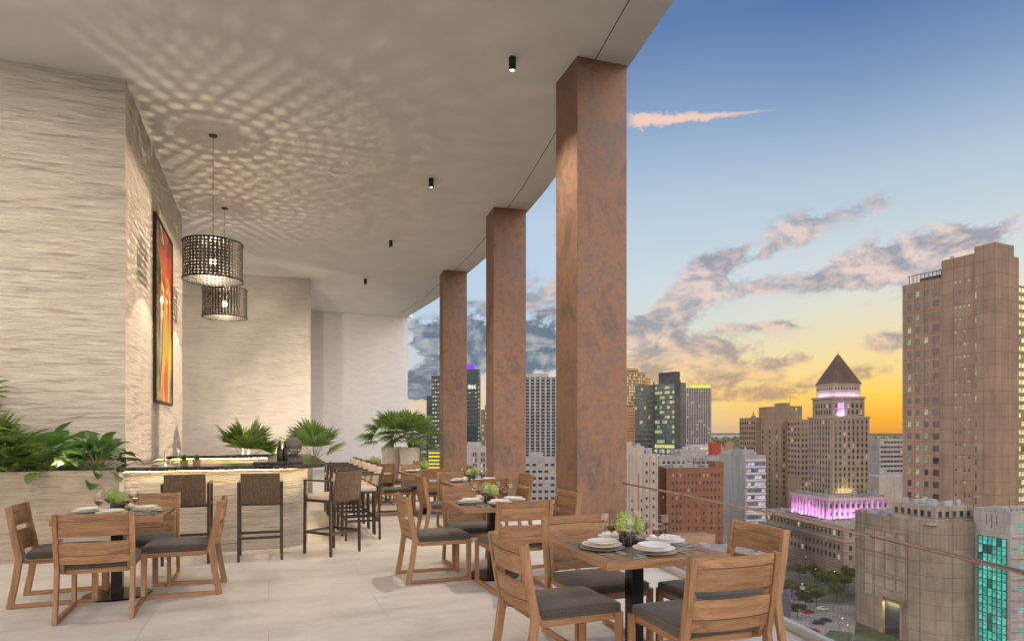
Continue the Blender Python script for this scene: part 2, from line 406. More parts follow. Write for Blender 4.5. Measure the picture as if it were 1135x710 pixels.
m = MT('soil', .95); m.color(m.ramp(m.noise(30, 5), [(.3, (.02,.014,.01)), (.7, (.07,.05,.035))])); m.bump(m.noise(30,5), .02, 1); MATS['soil'] = m.m

def glass(name, tint=(.97,.98,.97), refl=1.0, rough=.0, base=.04):
    m = bpy.data.materials.new(name); m.use_nodes = True; t = m.node_tree; t.nodes.clear()
    o = t.nodes.new('ShaderNodeOutputMaterial'); mx = t.nodes.new('ShaderNodeMixShader'); tr = t.nodes.new('ShaderNodeBsdfTransparent'); gl = t.nodes.new('ShaderNodeBsdfGlossy')
    lw = t.nodes.new('ShaderNodeLayerWeight'); lw.inputs[0].default_value = .5; tr.inputs[0].default_value = (*tint, 1); gl.inputs['Roughness'].default_value = rough
    pw = t.nodes.new('ShaderNodeMath'); pw.operation = 'POWER'; pw.inputs[1].default_value = 4.5; t.links.new(lw.outputs['Facing'], pw.inputs[0])
    mu = t.nodes.new('ShaderNodeMath'); mu.operation = 'MULTIPLY_ADD'; mu.inputs[1].default_value = refl; mu.inputs[2].default_value = base; t.links.new(pw.outputs[0], mu.inputs[0])
    t.links.new(mu.outputs[0], mx.inputs[0]); t.links.new(tr.outputs[0], mx.inputs[1]); t.links.new(gl.outputs[0], mx.inputs[2]); t.links.new(mx.outputs[0], o.inputs[0])
    return m
MATS['glass'] = glass('clear_glass', (.985,.99,.985), .25, base=.018)
MATS['wineglass'] = glass('wine_glass', (.93,.93,.92), .55, base=.06)
MATS['amber'] = glass('amber_glass', (.62,.42,.20), .4)

def leaf(name, c0, c1, c2):
    m = MT(name, .42, spec=.45)
    g = m.t.nodes.new('ShaderNodeNewGeometry')
    a = m.ramp(g.outputs['Random Per Island'], [(0, c0), (.6, c1), (1, c2)])
    m.color(m.mix(.6, a, m.ramp(m.noise(9, 4), [(.35, (.6,.6,.6)), (.65, (1.2,1.2,1.1))]), 'MULTIPLY'))
    m.p.inputs['Subsurface Weight'].default_value = 0
    # some light through the blade
    tr = m.t.nodes.new('ShaderNodeBsdfTranslucent'); tr.inputs[0].default_value = (*c2[:3], 1)
    mx = m.t.nodes.new('ShaderNodeMixShader'); mx.inputs[0].default_value = .25
    out = m.t.nodes['Material Output']; m.l(m.p.outputs[0], mx.inputs[1]); m.l(tr.outputs[0], mx.inputs[2]); m.l(mx.outputs[0], out.inputs[0])
    return m.m
MATS['palm'] = leaf('fan_palm_leaf', (.070,.14,.030), (.12,.23,.05), (.22,.34,.09))
MATS['broad'] = leaf('broad_leaf', (.035,.10,.028), (.065,.17,.042), (.12,.25,.07))
MATS['lime'] = leaf('lime_leaf', (.08,.13,.03), (.14,.22,.05), (.20,.30,.08))
MATS['moss'] = leaf('moss_ball', (.26,.36,.10), (.36,.48,.15), (.46,.58,.22))
m = MT('palm_stem', .7); m.color((.20,.17,.08)); MATS['stem'] = m.m
m = MT('palm_trunk', .9); m.color(m.ramp(m.noise(25, 4, vec=(1,1,3)), [(.3, (.03,.02,.014)), (.7, (.10,.07,.05))])); m.bump(m.noise(25,4), .02, 1); MATS['trunk'] = m.m
def emis(name, c, k):
    m = MT(name); m.color((c[0]*.5, c[1]*.5, c[2]*.5)); m.emit(c, k); return m.m
MATS['led'] = emis('led_strip', (1,.70,.34), 60)
_b = bpy.data.materials.new('bulb'); _b.use_nodes = True; _t = _b.node_tree; _t.nodes.clear()
_o = _t.nodes.new('ShaderNodeOutputMaterial'); _a = _t.nodes.new('ShaderNodeAddShader'); _e = _t.nodes.new('ShaderNodeEmission'); _r = _t.nodes.new('ShaderNodeBsdfTransparent')
_e.inputs[0].default_value = (1,.80,.5,1); _e.inputs[1].default_value = 14
_t.links.new(_e.outputs[0], _a.inputs[0]); _t.links.new(_r.outputs[0], _a.inputs[1]); _t.links.new(_a.outputs[0], _o.inputs[0]); MATS['bulb'] = _b
MATS['spot_lens'] = emis('spot_lens', (1,.86,.66), 14)
# ================================================================== THE TERRACE: structure
CEIL = 6.2
def circ(n): return n
# outer edge of roof and deck (building axes), measured from the picture, running away from the camera
edge_cam = [(2.75,-3.0),(2.66,-1.0),(2.55,1.5),(2.38,3.6),(2.12,5.4),(1.765,7.29),(1.507,8.62),(1.10,10.9),(.668,13.0),(.347,14.27),(-.20,16.4),(-.728,18.17),(-1.289,19.8),(-2.69,23.8),(-4.20,27.25)]
edge_uv = [uv(x, z) for x, z in edge_cam]
def inset(pts, d):
    out = []
    for i, p in enumerate(pts):
        a = pts[max(0,i-1)]; b = pts[min(len(pts)-1,i+1)]
        t = Vector((b[0]-a[0], b[1]-a[1])).normalized(); out.append((p[0]-t.y*d, p[1]+t.x*d))
    return out
BACKV = 27.45; NEARV = -4.2
poly = [(-9, NEARV)] + [(edge_uv[0][0], NEARV)] + edge_uv + [(5.6, BACKV), (-9, BACKV)]
b = MB().prism(poly, -.45, 0); tag(b.build('floor', MATS['floor']), kind='structure')
b = MB().prism(poly, CEIL, CEIL+.5); ceiling = tag(b.build('ceiling', MATS['ceiling']), kind='structure')
# thin shadow joint parallel with the roof edge
jl = inset(edge_uv, .47); jr = inset(edge_uv, .485)
b = MB(); n = len(jl)
b.add([(x, y, CEIL-.002) for x, y in jl]+[(x, y, CEIL-.002) for x, y in jr], [(i, i+1, n+i+1, n+i) for i in range(n-1)])
b.build('joint', MATS['joint'], ceiling)
# tower of the terrace below the deck
b = MB().prism([(-9, NEARV)] + [(edge_uv[0][0]-.5, NEARV)] + inset(edge_uv, .5) + [(5.0, BACKV), (-9, BACKV)], -68.45, -.452)
m = MT('tower_render', .8); m.color(m.ramp(m.noise(.4,4), [(.3,(.42,.4,.38)),(.7,(.5,.48,.46))]))
tag(b.build('tower_base', m.m), 'pale rendered tower carrying the terrace deck above the city', 'building')
# walls
def wall(name, poly_, label, z0=0, z1=CEIL, mat='wall'):
    o = MB().prism(poly_, z0+.002, z1-.002).build(name, MATS[mat]); return tag(o, label, 'wall')
wall('stone_wall', [(-9,10.16),(-1.8,10.16),(-1.8,16.43),(-2.15,16.43),(-2.15,10.5),(-9,10.5)], 'rough cream textured wall behind the left planter, carrying the tall painting')
wall('stone_wall', [(-8.98,21.55),(1.22,21.55),(1.22,21.9),(-8.98,21.9)], 'rough beige textured wall behind the two bar palms and lamps')
wall('stone_wall', [(-8.97,27.2),(5.35,27.2),(5.35,27.44),(-8.97,27.44)], 'pale bluish farthest wall behind the two white pots', mat='wall_white')

# columns
def column(cx, cz, ang, w, label):
    """F = near corner in view axes"""
    a = R(ang); ux, uz = math.cos(a), math.sin(a)
    p = [(cx,cz),(cx+w*ux, cz+w*uz),(cx+w*ux-w*uz, cz+w*uz+w*ux),(cx-w*uz, cz+w*ux)]
    pts = [uv(x, z) for x, z in p]; c = (sum(q[0] for q in pts)/4, sum(q[1] for q in pts)/4)
    o = MB().prism([(q[0]-c[0], q[1]-c[1]) for q in pts], .001, CEIL-.001).build('column', MATS['copper'], loc=(c[0], c[1], 0), bevel=.006)
    return tag(o, label, 'column', 'square copper clad columns along the terrace edge')
column(.819, 8.37, 19, .695, 'widest nearest square copper column beside the glass railing')
column(-.387, 13.99, 15, .71, 'middle square copper column of the three')
column(-2.0, 19.46, 15, .70, 'farthest thinnest square copper column near the white pots')

# glass balustrade: in front of the near column, then frameless between the columns
rail_cam = [(2.48,.6),(2.43,2.0),(2.365,3.09),(2.25,4.2),(2.07,5.3),(1.75,6.9),(1.40,8.44)]
rail_uv = [uv(x, z) for x, z in rail_cam]
def balustrade(pts, label, top=.85, rail=True):
    r = empty('glass_balustrade', (*pts[0], 0), 0, label, 'balustrade')
    o = Vector((*pts[0], 0))
    for i in range(len(pts)-1):
        a = Vector((*pts[i], 0))-o; c = Vector((*pts[i+1], 0))-o; d = (c-a).normalized()*.006
        MB().bar(a+d+Vector((0,0,top/2-.01)), c-d+Vector((0,0,top/2-.01)), .012, top-.04).build('glass_panel', MATS['glass'], r)
    if rail:
        MB().tube([Vector((*p, top))-o for p in pts], .013, 10).build('top_rail', MATS['rail'], r, smooth_=50)
    sh = MB()
    for i in range(len(pts)-1):
        a = Vector((*pts[i], .035))-o; c = Vector((*pts[i+1], .035))-o
        sh.bar(a, c, .05, .066)
    sh.build('base_channel', MATS['steel'], r)
    return r
balustrade(rail_uv, 'clear glass balustrade with slim copper coloured rail beside the front table')
nx = inset(edge_uv, .16)

# front planter with stone face
pl = empty('planter_box', (-5.3, 9.06, 0), 0, 'long rough stone planter box below the left wall', 'planter')
b = MB(); b.box(-3.6, 3.63, 0, .12, 0, 1.04); b.box(-3.6, -3.48, .12, 1.09, 0, 1.04); b.box(3.51, 3.63, .12, 1.09, 0, 1.04); b.build('wall', MATS['planter_stone'], pl)
b = MB(); b.box(-3.47, 3.50, .123, 1.088, .0, .93); b.build('soil', MATS['soil'], pl)
# planter behind the bar
pl2 = empty('planter_box', (-1.2, 15.2, 0), 0, 'low planter box behind the bar holding two fan palms', 'planter')
b = MB(); b.box(-.55, 2.1, 0, .08, 0, .92); b.box(-.55, -.47, .08, .8, 0, .92); b.box(2.02, 2.1, .08, .8, 0, .92); b.box(-.55, 2.1, .8, .88, 0, .92); b.build('wall', MATS['planter_stone'], pl2)
b = MB(); b.box(-.468, 2.018, .082, .798, 0, .84); b.build('soil', MATS['soil'], pl2)

m = MT('dark_vase', .6); m.color((.10,.10,.11)); MATS['vase'] = m.m
# ------------------------------------------------------------------ bar
bar = empty('bar_counter', (0, 9, 0), 0, 'ring shaped bar with rough lit stone front and black marble top', 'bar')
def rr(x0, x1, y0, y1, r, n=10, corners=(1,)):
    """rectangle with rounded near right corner"""
    p = [(x0, y0)]
    for k in range(n+1):
        t = -math.pi/2 + math.pi/2*k/n; p.append((x1-r+r*math.cos(t), y0+r+r*math.sin(t)))
    p += [(x1, y1), (x0, y1)]; return p
TOPZ = 1.08
def ring(outer, inner, z0, z1):
    """outer, inner: polygons with the same count"""
    b = MB(); n = len(outer)
    v = [(x,y,z0) for x,y in outer]+[(x,y,z1) for x,y in outer]+[(x,y,z0) for x,y in inner]+[(x,y,z1) for x,y in inner]
    f = []
    for i in range(n):
        j = (i+1) % n
        f += [(i,j,n+j,n+i),(2*n+j,2*n+i,3*n+i,3*n+j),(n+i,n+j,3*n+j,3*n+i),(j,i,2*n+i,2*n+j)]
    return b.add(v, f)
Y0 = -9
o_ = rr(-1.66, .74, 8.85+Y0, 13.3+Y0, .62); i_ = rr(-1.60, -.02, 9.6+Y0, 12.72+Y0, .2)
ring(o_, i_, TOPZ-.05, TOPZ).build('countertop', MATS['marble'], bar, bevel=.004)
o2 = rr(-1.66, .50, 9.06+Y0, 13.1+Y0, .5); i2 = rr(-1.58, .10, 9.45+Y0, 12.88+Y0, .2)
body = ring(o2, i2, .002, TOPZ-.052).build('bar_front', MATS['bar_stone'], bar)
# end frame beside the planter
MB().box(-1.665, -1.62, 9.035+Y0, 9.058+Y0, 0, TOPZ-.055).build('end_trim', MATS['pot'], bar)
# light strips tucked under the overhang
b = MB(); pts = rr(-1.60, .66, 8.93+Y0, 13.0+Y0, .58)[:-1]
for i in range(len(pts)-1): b.bar((*pts[i], TOPZ-.0535), (*pts[i+1], TOPZ-.0535), .012, .003)
b.build('light_strip', MATS['led'], bar)
b = MB(); b.box(-1.56, .06, 12.78+Y0, 12.79+Y0, TOPZ-.056, TOPZ-.053); b.build('light_strip', MATS['led'], bar)
# dark slab shelf (drip tray) on the counter
def at_px(px, c, Z=None, V=None):
    """point seen at column px: on plane V, or at depth Z"""
    r = (px-567.5)/741
    if Z is None: Z = V/(math.cos(YAW)-r*math.sin(YAW))
    u, v = uv(r*Z, Z); return u, v, EYE-c
u_, v_, _ = at_px(308, 0, V=9.2)
tr = MB().box(-.30,.30,-.13,.13,.001,.03).build('serving_tray', MATS['black'], loc=(u_, v_, TOPZ), bevel=.006); tag(tr, 'long black serving tray on the marble bar top', 'tray')
def bottle(px, V, label):
    u, v, _ = at_px(px, 0, V=V)
    r = empty('bottle', (u, v, TOPZ), 0, label, 'bottle', 'black bottles on the bar')
    MB().lathe([(.0,0),(.036,.0),(.038,.01),(.038,.17),(.030,.20),(.014,.23),(.013,.27)], 16).build('body', MATS['black_steel'], r, smooth_=50)
    MB().lathe([(.016,.27),(.016,.30),(0,.302)], 12).build('cap', MATS['black'], r)
bottle(310, 9.42, 'left one of two black bottles standing on the bar'); bottle(316.5, 9.45, 'right one of two black bottles standing on the bar')
def stemglass_mesh(h=.2, r=.036, b=.033):
    return [(b,0),(b,.003),(.006,.006),(.0035,.02),(.0035,h*.42),(.012,h*.47),(r*.85,h*.58),(r,h*.72),(r*.82,h)]
for i, (px, V, lb) in enumerate([(323, 9.35, 'left one of three stemmed glasses grouped beside the black bottles'), (327.5, 9.45, 'middle one of three stemmed glasses grouped beside the black bottles'), (332, 9.3, 'right one of three stemmed glasses grouped beside the black bottles')]):
    u, v, _ = at_px(px, 0, V=V); o = MB().lathe(stemglass_mesh(.19), 16).build('stem_glass', MATS['wineglass'], loc=(u, v, TOPZ+.001), smooth_=60); tag(o, lb, 'glass', 'glasses on the bar')
# tap
u, v, _ = at_px(183, 0, V=9.45)
tp = empty('bar_tap', (u, v, TOPZ), 0, 'curved steel tap on the left end of the bar', 'tap')
MB().tube([(0,0,0),(0,0,.16)]+[(.075-.075*math.cos(t), 0, .16+.075*math.sin(t)) for t in [math.pi*k/10 for k in range(11)]]+[(.15,0,.10)], .011, 10).build('spout', MATS['steel'], tp, smooth_=50)
MB().lathe([(.022,0),(.022,.02),(.012,.03)], 14).build('base', MATS['steel'], tp)
MB().tube([(.0,-.02,.05),(-.01,-.07,.08)], .006, 8).build('handle', MATS['steel'], tp)

# ------------------------------------------------------------------ bar stools
def make_stool():
    r = empty('bar_stool', (0,0,0)); tag(r, 'bar stool', 'bar stool', 'woven bar stools around the bar')
    fr = MATS['stool_frame']; w = .235
    # +y = front. rear legs run up as back posts, front legs carry the arms
    for s in (-1, 1):
        MB().strip([(s*w, -.235, 0), (s*w, -.225, .66), (s*w, -.245, .90)], .03, .03).build('leg', fr, r, bevel=.003, seg=1)
        MB().strip([(s*w, .225, 0), (s*w, .215, .90)], .03, .03).build('leg', fr, r, bevel=.003, seg=1)
        MB().strip([(s*w, -.25, .905), (s*w, .235, .905)], .032, .022).build('armrest', fr, r, bevel=.003, seg=1)
    for z in (.27, .66):
        MB().box(-w+.015, w-.015, -.238, -.212, z-.015, z+.015).build('stretcher', fr, r); MB().box(-w+.015, w-.015, .207, .233, z-.015, z+.015).build('stretcher', fr, r)
        for s in (-1, 1): MB().box(s*w-.012, s*w+.012, -.21, .205, z-.015, z+.015).build('stretcher', fr, r)
    # seat
    MB().box(-.215, .215, -.20, .23, .665, .735).build('seat', MATS['cream'], r, bevel=.022, seg=3, smooth_=60)
    # woven back, slightly curved and raked
    b = MB(); n = 10; v = []
    for z, y0 in ((.665,-.225), (1.02,-.285)):
        for yy in (0, -.028):
            for i in range(n+1):
                x = -.212+.424*i/n; v.append((x, y0+yy-.03*(1-(x/.212)**2), z))
    m1 = n+1; f = []
    for i in range(n): f += [(i,i+1,2*m1+i+1,2*m1+i),(m1+i+1,m1+i,3*m1+i,3*m1+i+1),(2*m1+i,2*m1+i+1,3*m1+i+1,3*m1+i),(i+1,i,m1+i,m1+i+1)]
    f += [(0,2*m1,3*m1,m1),(n,m1+n,3*m1+n,2*m1+n)]
    b.add(v, f); b.build('backrest', MATS['wicker'], r, bevel=.004, seg=1)
    b = MB(); b.add([(p[0]*.9, p[1]+(.055 if k < n+1 or 2*m1 <= k < 3*m1 else .031), (p[2]-.66)*.84+.74 if p[2] < .8 else .995) for k, p in enumerate(v)], f)
    b.build('back_cushion', MATS['cream'], r, bevel=.012, seg=2, smooth_=60)
    return r
stool = make_stool(); first = True
st = [(-.88, 8.57, 0, 'leftmost bar stool facing the bar, seen from behind beside the planter'),
      (-.09, 8.52, 0, 'second bar stool from the left, its woven back square to the view'),
      (.74, 8.58, R(38), 'bar stool turned diagonally at the rounded bar corner'),
      (1.22, 9.62, R(90), 'nearest stool in the row on the right side of the bar'),
      (1.22, 10.22, R(90), 'second nearest stool in the row on the right side of the bar'),
      (1.22, 10.80, R(90), 'third nearest stool in the row on the right side of the bar'),
      (1.22, 11.38, R(90), 'third farthest stool in the row on the right side of the bar'),
      (1.22, 12.1, R(90), 'second farthest stool in the row on the right side of the bar'),
      (1.22, 12.8, R(90), 'farthest stool in the row on the right side of the bar')]
for x, y, a, lb in st:
    place(stool, first, (x, y, 0), a, lb); first = False

# ------------------------------------------------------------------ dining chair
def make_chair():
    r = empty('dining_chair', (0,0,0)); tag(r, 'chair', 'chair', 'slatted teak chairs with charcoal cushions')
    wz, wx, wy = MATS['wood_z'], MATS['wood_x'], MATS['wood_y']; w = .262
    for s in (-1, 1):
        MB().strip([(s*w, -.335, .86), (s*w, -.30, .62), (s*w, -.262, .42), (s*w, -.29, .22), (s*w, -.33, .0)], .034, .052).build('leg', wz, r, bevel=.004, seg=1)
        MB().strip([(s*w, .29, .036), (s*w, .29, .415)], .034, .048).build('leg', wz, r, bevel=.004, seg=1)
        MB().box(s*w-.016, s*w+.016, -.30, .313, .001, .036).build('floor_rail', wy, r, bevel=.003, seg=1)
        MB().strip([(s*(w-.03), -.29, .66), (s*(w-.03), -.245, .44), (s*(w-.03), -.225, .395), (s*(w-.03), -.19, .385), (s*(w-.03), .30, .385)], .026, .040).build('seat_rail', wy, r, bevel=.003, seg=1)
    b = MB(); b.box(-w+.046, w-.046, .262, .30, .362, .402); b.box(-w+.046, w-.046, -.20, -.165, .362, .40); b.box(-w+.046, w-.046, -.16, .26, .385, .402); b.build('seat_frame', wx, r)
    # cushion: crowned, soft edges
    b = MB(); nx, ny = 12, 12; v = []
    for zi in (0, 1):
        for j in range(ny+1):
            for i in range(nx+1):
                x = -.245+.49*i/nx; y = -.225+.545*j/ny
                z = .404 if zi == 0 else .462+.022*(1-(x/.25)**4)*(1-((y-.045)/.275)**4)
                v.append((x, y, z))
    f = []; m1 = (nx+1); T = (nx+1)*(ny+1)
    for j in range(ny):
        for i in range(nx): a = j*m1+i; f += [(a+1,a,a+m1,a+m1+1),(T+a,T+a+1,T+a+m1+1,T+a+m1)]
    for i in range(nx): f += [(i,i+1,T+i+1,T+i),(ny*m1+i+1,ny*m1+i,T+ny*m1+i,T+ny*m1+i+1)]
    for j in range(ny): f += [((j+1)*m1,j*m1,T+j*m1,T+(j+1)*m1),(j*m1+nx,(j+1)*m1+nx,T+(j+1)*m1+nx,T+j*m1+nx)]
    b.add(v, f); b.build('cushion', MATS['cushion'], r, bevel=.016, seg=3, smooth_=60)
    # curved back slats; each of two boards with a dark joint between
    def slat(z0, z1, joint):
        def yb(z): return -.335+(.878-z)*.135/ (1.0) if z > .62 else -.300+(.62-z)*.19
        n = 12
        for nm, za, zb, t, mt in (('back_slat', z0, joint-.002, .022, wx), ('back_slat', joint+.002, z1, .022, wx)):
            b = MB(); v = []
            for z in (za, zb):
                for yy in (.008, .008-t):
                    for i in range(n+1):
                        x = -w+.017+(2*w-.034)*i/n; v.append((x, yb(z)+yy-.034*(1-(x/(w-.017))**2), z))
            m1 = n+1; f = []
            for i in range(n): f += [(i,i+1,2*m1+i+1,2*m1+i),(m1+i+1,m1+i,3*m1+i,3*m1+i+1),(2*m1+i,2*m1+i+1,3*m1+i+1,3*m1+i),(i+1,i,m1+i,m1+i+1)]
            f += [(0,2*m1,3*m1,m1),(n,m1+n,3*m1+n,2*m1+n)]
            b.add(v, f); b.build(nm, mt, r, bevel=.003, seg=1, smooth_=30)
    slat(.676, .855, .796); slat(.456, .630, .522)
    return r
chair = make_chair(); cfirst = True

# ------------------------------------------------------------------ table + settings
def make_table(round_base=True):
    r = empty('dining_table', (0,0,0)); tag(r, 'table', 'table', 'square teak pedestal tables')
    wx, wy = MATS['wood_x'], MATS['wood_y']; h = .425
    for q in (-h, h-.085):
        MB().box(-h, h, q, q+.085, .705, .75).build('edge_board', wx, r, bevel=.003, seg=1)
        MB().box(q, q+.085, -h+.0855, h-.0855, .705, .75).build('edge_board', wy, r, bevel=.003, seg=1)
    b = MB(); k = 6; a = h-.085-.011; ww = (2*a)/k
    for i in range(k): b.box(-a+i*ww+.0025, -a+(i+1)*ww-.0025, -a, a, .712, .7485)
    b.build('tabletop', wy, r, bevel=.002, seg=1)
    MB().box(-a-.005, a+.005, -a-.005, a+.005, .704, .711).build('underside', MATS['groove'], r)
    b = MB(); b.box(-.045, .045, -.045, .045, .012, .703); b.build('post', MATS['black_steel'], r, bevel=.004, seg=1)
    MB().lathe([(.28,0),(.282,.006),(.272,.012),(.0,.014)], 40).build('base_plate', MATS['black_steel'], r, smooth_=30)
    return r
table = make_table(); tfirst = True

SET = {}
def protos():
    e = MB().lathe([(0,.0),(.085,.0),(.10,.004),(.142,.014),(.143,.017),(.10,.008),(0,.0065)], 32).build('charger_plate', MATS['ceramic_grey'], smooth_=50); tag(e, 'x', 'plate', 'dark charger plates'); SET['charger'] = e
    e = MB().lathe([(0,.0),(.075,.0),(.088,.004),(.128,.016),(.130,.020),(.088,.009),(0,.007)], 32).build('dinner_plate', MATS['ceramic'], smooth_=50); tag(e, 'x', 'plate', 'white plates'); SET['plate'] = e
    e = MB().lathe([(0,.0),(.055,.0),(.066,.004),(.098,.014),(.100,.018),(.066,.008),(0,.006)], 32).build('side_plate', MATS['ceramic'], smooth_=50); tag(e, 'x', 'plate', 'small white plates on top'); SET['small'] = e
    b = MB(); n = 8; v = []
    for j in range(n+1):
        for i in range(5):
            v.append((-.045+.09*i/4, -.10+.2*j/n, .004+.004*math.sin(i*2.1+j*.9)+.006))
    f = [(j*5+i, j*5+i+1, (j+1)*5+i+1, (j+1)*5+i) for j in range(n) for i in range(4)]
    b.add(v, f); b.box(-.045,.045,-.10,.10,.0005,.007)
    e = b.build('napkin', MATS['linen'], bevel=.0); tag(e, 'x', 'napkin', 'folded napkins'); SET['napkin'] = e
    b = MB(); b.box(-.006,.006,-.10,.02,.001,.004); b.box(-.012,.012,.02,.05,.001,.004)
    for i in range(4): b.box(-.0115+i*.0062,-.0085+i*.0062,.05,.095,.001,.004)
    e = b.build('fork', MATS['steel']); tag(e, 'x', 'fork', 'steel forks'); SET['fork'] = e
    b = MB(); b.box(-.006,.006,-.10,.0,.001,.006); b.add([(-.004,0,.001),(.009,0,.001),(.010,.07,.001),(-.002,.11,.001),(-.004,0,.003),(.009,0,.003),(.010,.07,.003),(-.002,.11,.003)], [(3,2,1,0),(4,5,6,7),(0,1,5,4),(1,2,6,5),(2,3,7,6),(3,0,4,7)])
    e = b.build('knife', MATS['steel']); tag(e, 'x', 'knife', 'steel knives'); SET['knife'] = e
    e = MB().lathe([(.034,0),(.034,.002),(.008,.005),(.0035,.012),(.0035,.085),(.010,.092),(.030,.115),(.036,.145),(.033,.18),(.028,.215)], 24).build('wine_glass', MATS['wineglass'], smooth_=60); tag(e, 'x', 'wine glass', 'tall wine glasses'); SET['wine'] = e
    r = empty('wine_goblet', (0,0,0)); tag(r, 'x', 'wine glass', 'goblets with amber wine')
    MB().lathe([(.034,0),(.034,.002),(.008,.005),(.0035,.012),(.0035,.07),(.010,.077),(.034,.105),(.040,.13),(.037,.165)], 24).build('bowl', MATS['wineglass'], r, smooth_=60)
    MB().lathe([(0,.079),(.031,.106),(.036,.122),(0,.122)], 24).build('wine', MATS['amber'], r, smooth_=60); SET['goblet'] = r
    # centrepiece: dark cup with moss balls
    r = empty('centrepiece', (0,0,0)); tag(r, 'x', 'centrepiece', 'green moss centrepieces in black cups')
    MB().lathe([(0,0),(.045,0),(.058,.03),(.062,.07),(.056,.095),(.05,.095),(.05,.08),(0,.08)], 24).build('cup', MATS['black'], r, smooth_=50)
    for cx, cy, cz, rr_ in ((-.052,-.008,.135,.058),(.050,-.02,.125,.056),(.0,.04,.165,.052)):
        b = MB(); rnd = random.Random(int(cx*1000)+77)
        for k in range(900):
            z = 1-2*(k+.5)/900; t = k*2.39996; q = math.sqrt(1-z*z)
            nrm = Vector((q*math.cos(t), q*math.sin(t), z)); p = Vector((cx,cy,cz))+nrm*rr_*rnd.uniform(.95,1.04)
            a = nrm.orthogonal().normalized(); a = (Matrix.Rotation(rnd.uniform(0,6.28), 3, nrm) @ a); c_ = nrm.cross(a); s = .0048
            tip = nrm*rnd.uniform(.001,.006)
            b.add([p-a*s-c_*s*.6, p+a*s-c_*s*.6, p+a*s*.6+c_*s+tip, p-a*s*.6+c_*s+tip], [(0,1,2,3)])
        b.build('moss_ball', MATS['moss'], r)
    SET['moss'] = r
protos()
used = set()
def put(kind, loc, rz, label, mat=None):
    p = SET[kind]; f = kind not in used; used.add(kind)
    return place(p, f, loc, rz, label)

T = [ # centre, name, descriptor, chairs (side -> tweak)
 (2.235, 3.815, 'the front table beside the railing', dict(near=(.06,-.60,0), left=(-.545,.02,0), far=(-.02,.52,0), right=(.61,-.06,0)), 3),
 (2.20, 6.64, 'the second railing table', dict(near=(.03,-.515,0), left=(-.59,.14,0), far=(-.03,.56,0), right=(.51,-.1,0)), 3),
 (2.88, 9.55, 'the third railing table', dict(near=(-.03,-.50,0), left=(-.5,-.05,0), far=(-.10,.50,0), right=(.50,.0,0)), 2),
 (2.72, 12.2, 'the fourth railing table', dict(near=(0,-.55,0), left=(-.58,0,0), far=(.0,.58,0), right=(.52,-.1,0)), 1),
 (2.15, 14.5, 'the farthest table near the white pots', dict(near=(0,-.58,0), left=(-.58,0,0), far=(.0,.58,0), right=(.56,-.1,0)), 1),
 (-1.31, 7.03, 'the left table by the planter', dict(near=(.01,-.61,0), left=(-.44,.0,R(3)), far=(.15,.46,0), right=(.55,-.02,R(-3))), 3),
]
ROT = dict(near=0, left=-math.pi/2, far=math.pi, right=math.pi/2)
SIDE = dict(near='near', left='left', far='far', right='right')
for ti, (tx, ty, tn, chs, lod) in enumerate(T):
    place(table, tfirst, (tx, ty, 0), 0, 'square teak table on a black pedestal, '+tn); tfirst = False
    for sd, (dx, dy, da) in chs.items():
        rj = random.Random(ti*10+len(sd)*3+ord(sd[0])); dx += rj.uniform(-.012,.012); dy += rj.uniform(-.012,.012); da += R(rj.uniform(-2,2))
        lb = f'slatted teak chair on the {SIDE[sd]} side of {tn}'
        place(chair, cfirst, (tx+dx, ty+dy, 0), ROT[sd]+da, lb); cfirst = False
    z = .7502
    put('moss', (tx-.01, ty+.06, z), ti*1.7+(0 if ti else .35), f'green moss balls in a black cup on {tn}')
    for sd in ('near', 'left', 'far', 'right'):
        a = ROT[sd]; ca, sa = math.cos(a), math.sin(a)
        def W_(x, y, zz=0): return (tx+x*ca-y*sa, ty+x*sa+y*ca, z+zz)
        put('charger', W_(0,-.235), 0, f'grey charger plate at the {SIDE[sd]} place of {tn}')
        put('plate', W_(0,-.235,.0185), 0, f'white dinner plate at the {SIDE[sd]} place of {tn}')
        if lod > 1: put('small', W_(.004,-.232,.0395), 0, f'small white plate topping the {SIDE[sd]} stack of {tn}')
        if lod > 1:
            nk = put('napkin', W_(-.175 if ti else -.17,-.25), a+R(4), f'folded linen napkin at the {SIDE[sd]} place of {tn}')
            put('fork', W_(-.175,-.25,.013), a, f'steel fork at the {SIDE[sd]} place of {tn}')
            put('knife', W_(.165,-.25), a, f'steel knife right of the {SIDE[sd]} plates of {tn}')
        put('wine', W_(.155,-.115), a, f'tall wine glass at the {SIDE[sd]} place of {tn}')
        if lod > 1: put('goblet', W_(.085,-.075) if False else W_(-.13,-.095), a, f'amber goblet at the {SIDE[sd]} place of {tn}')

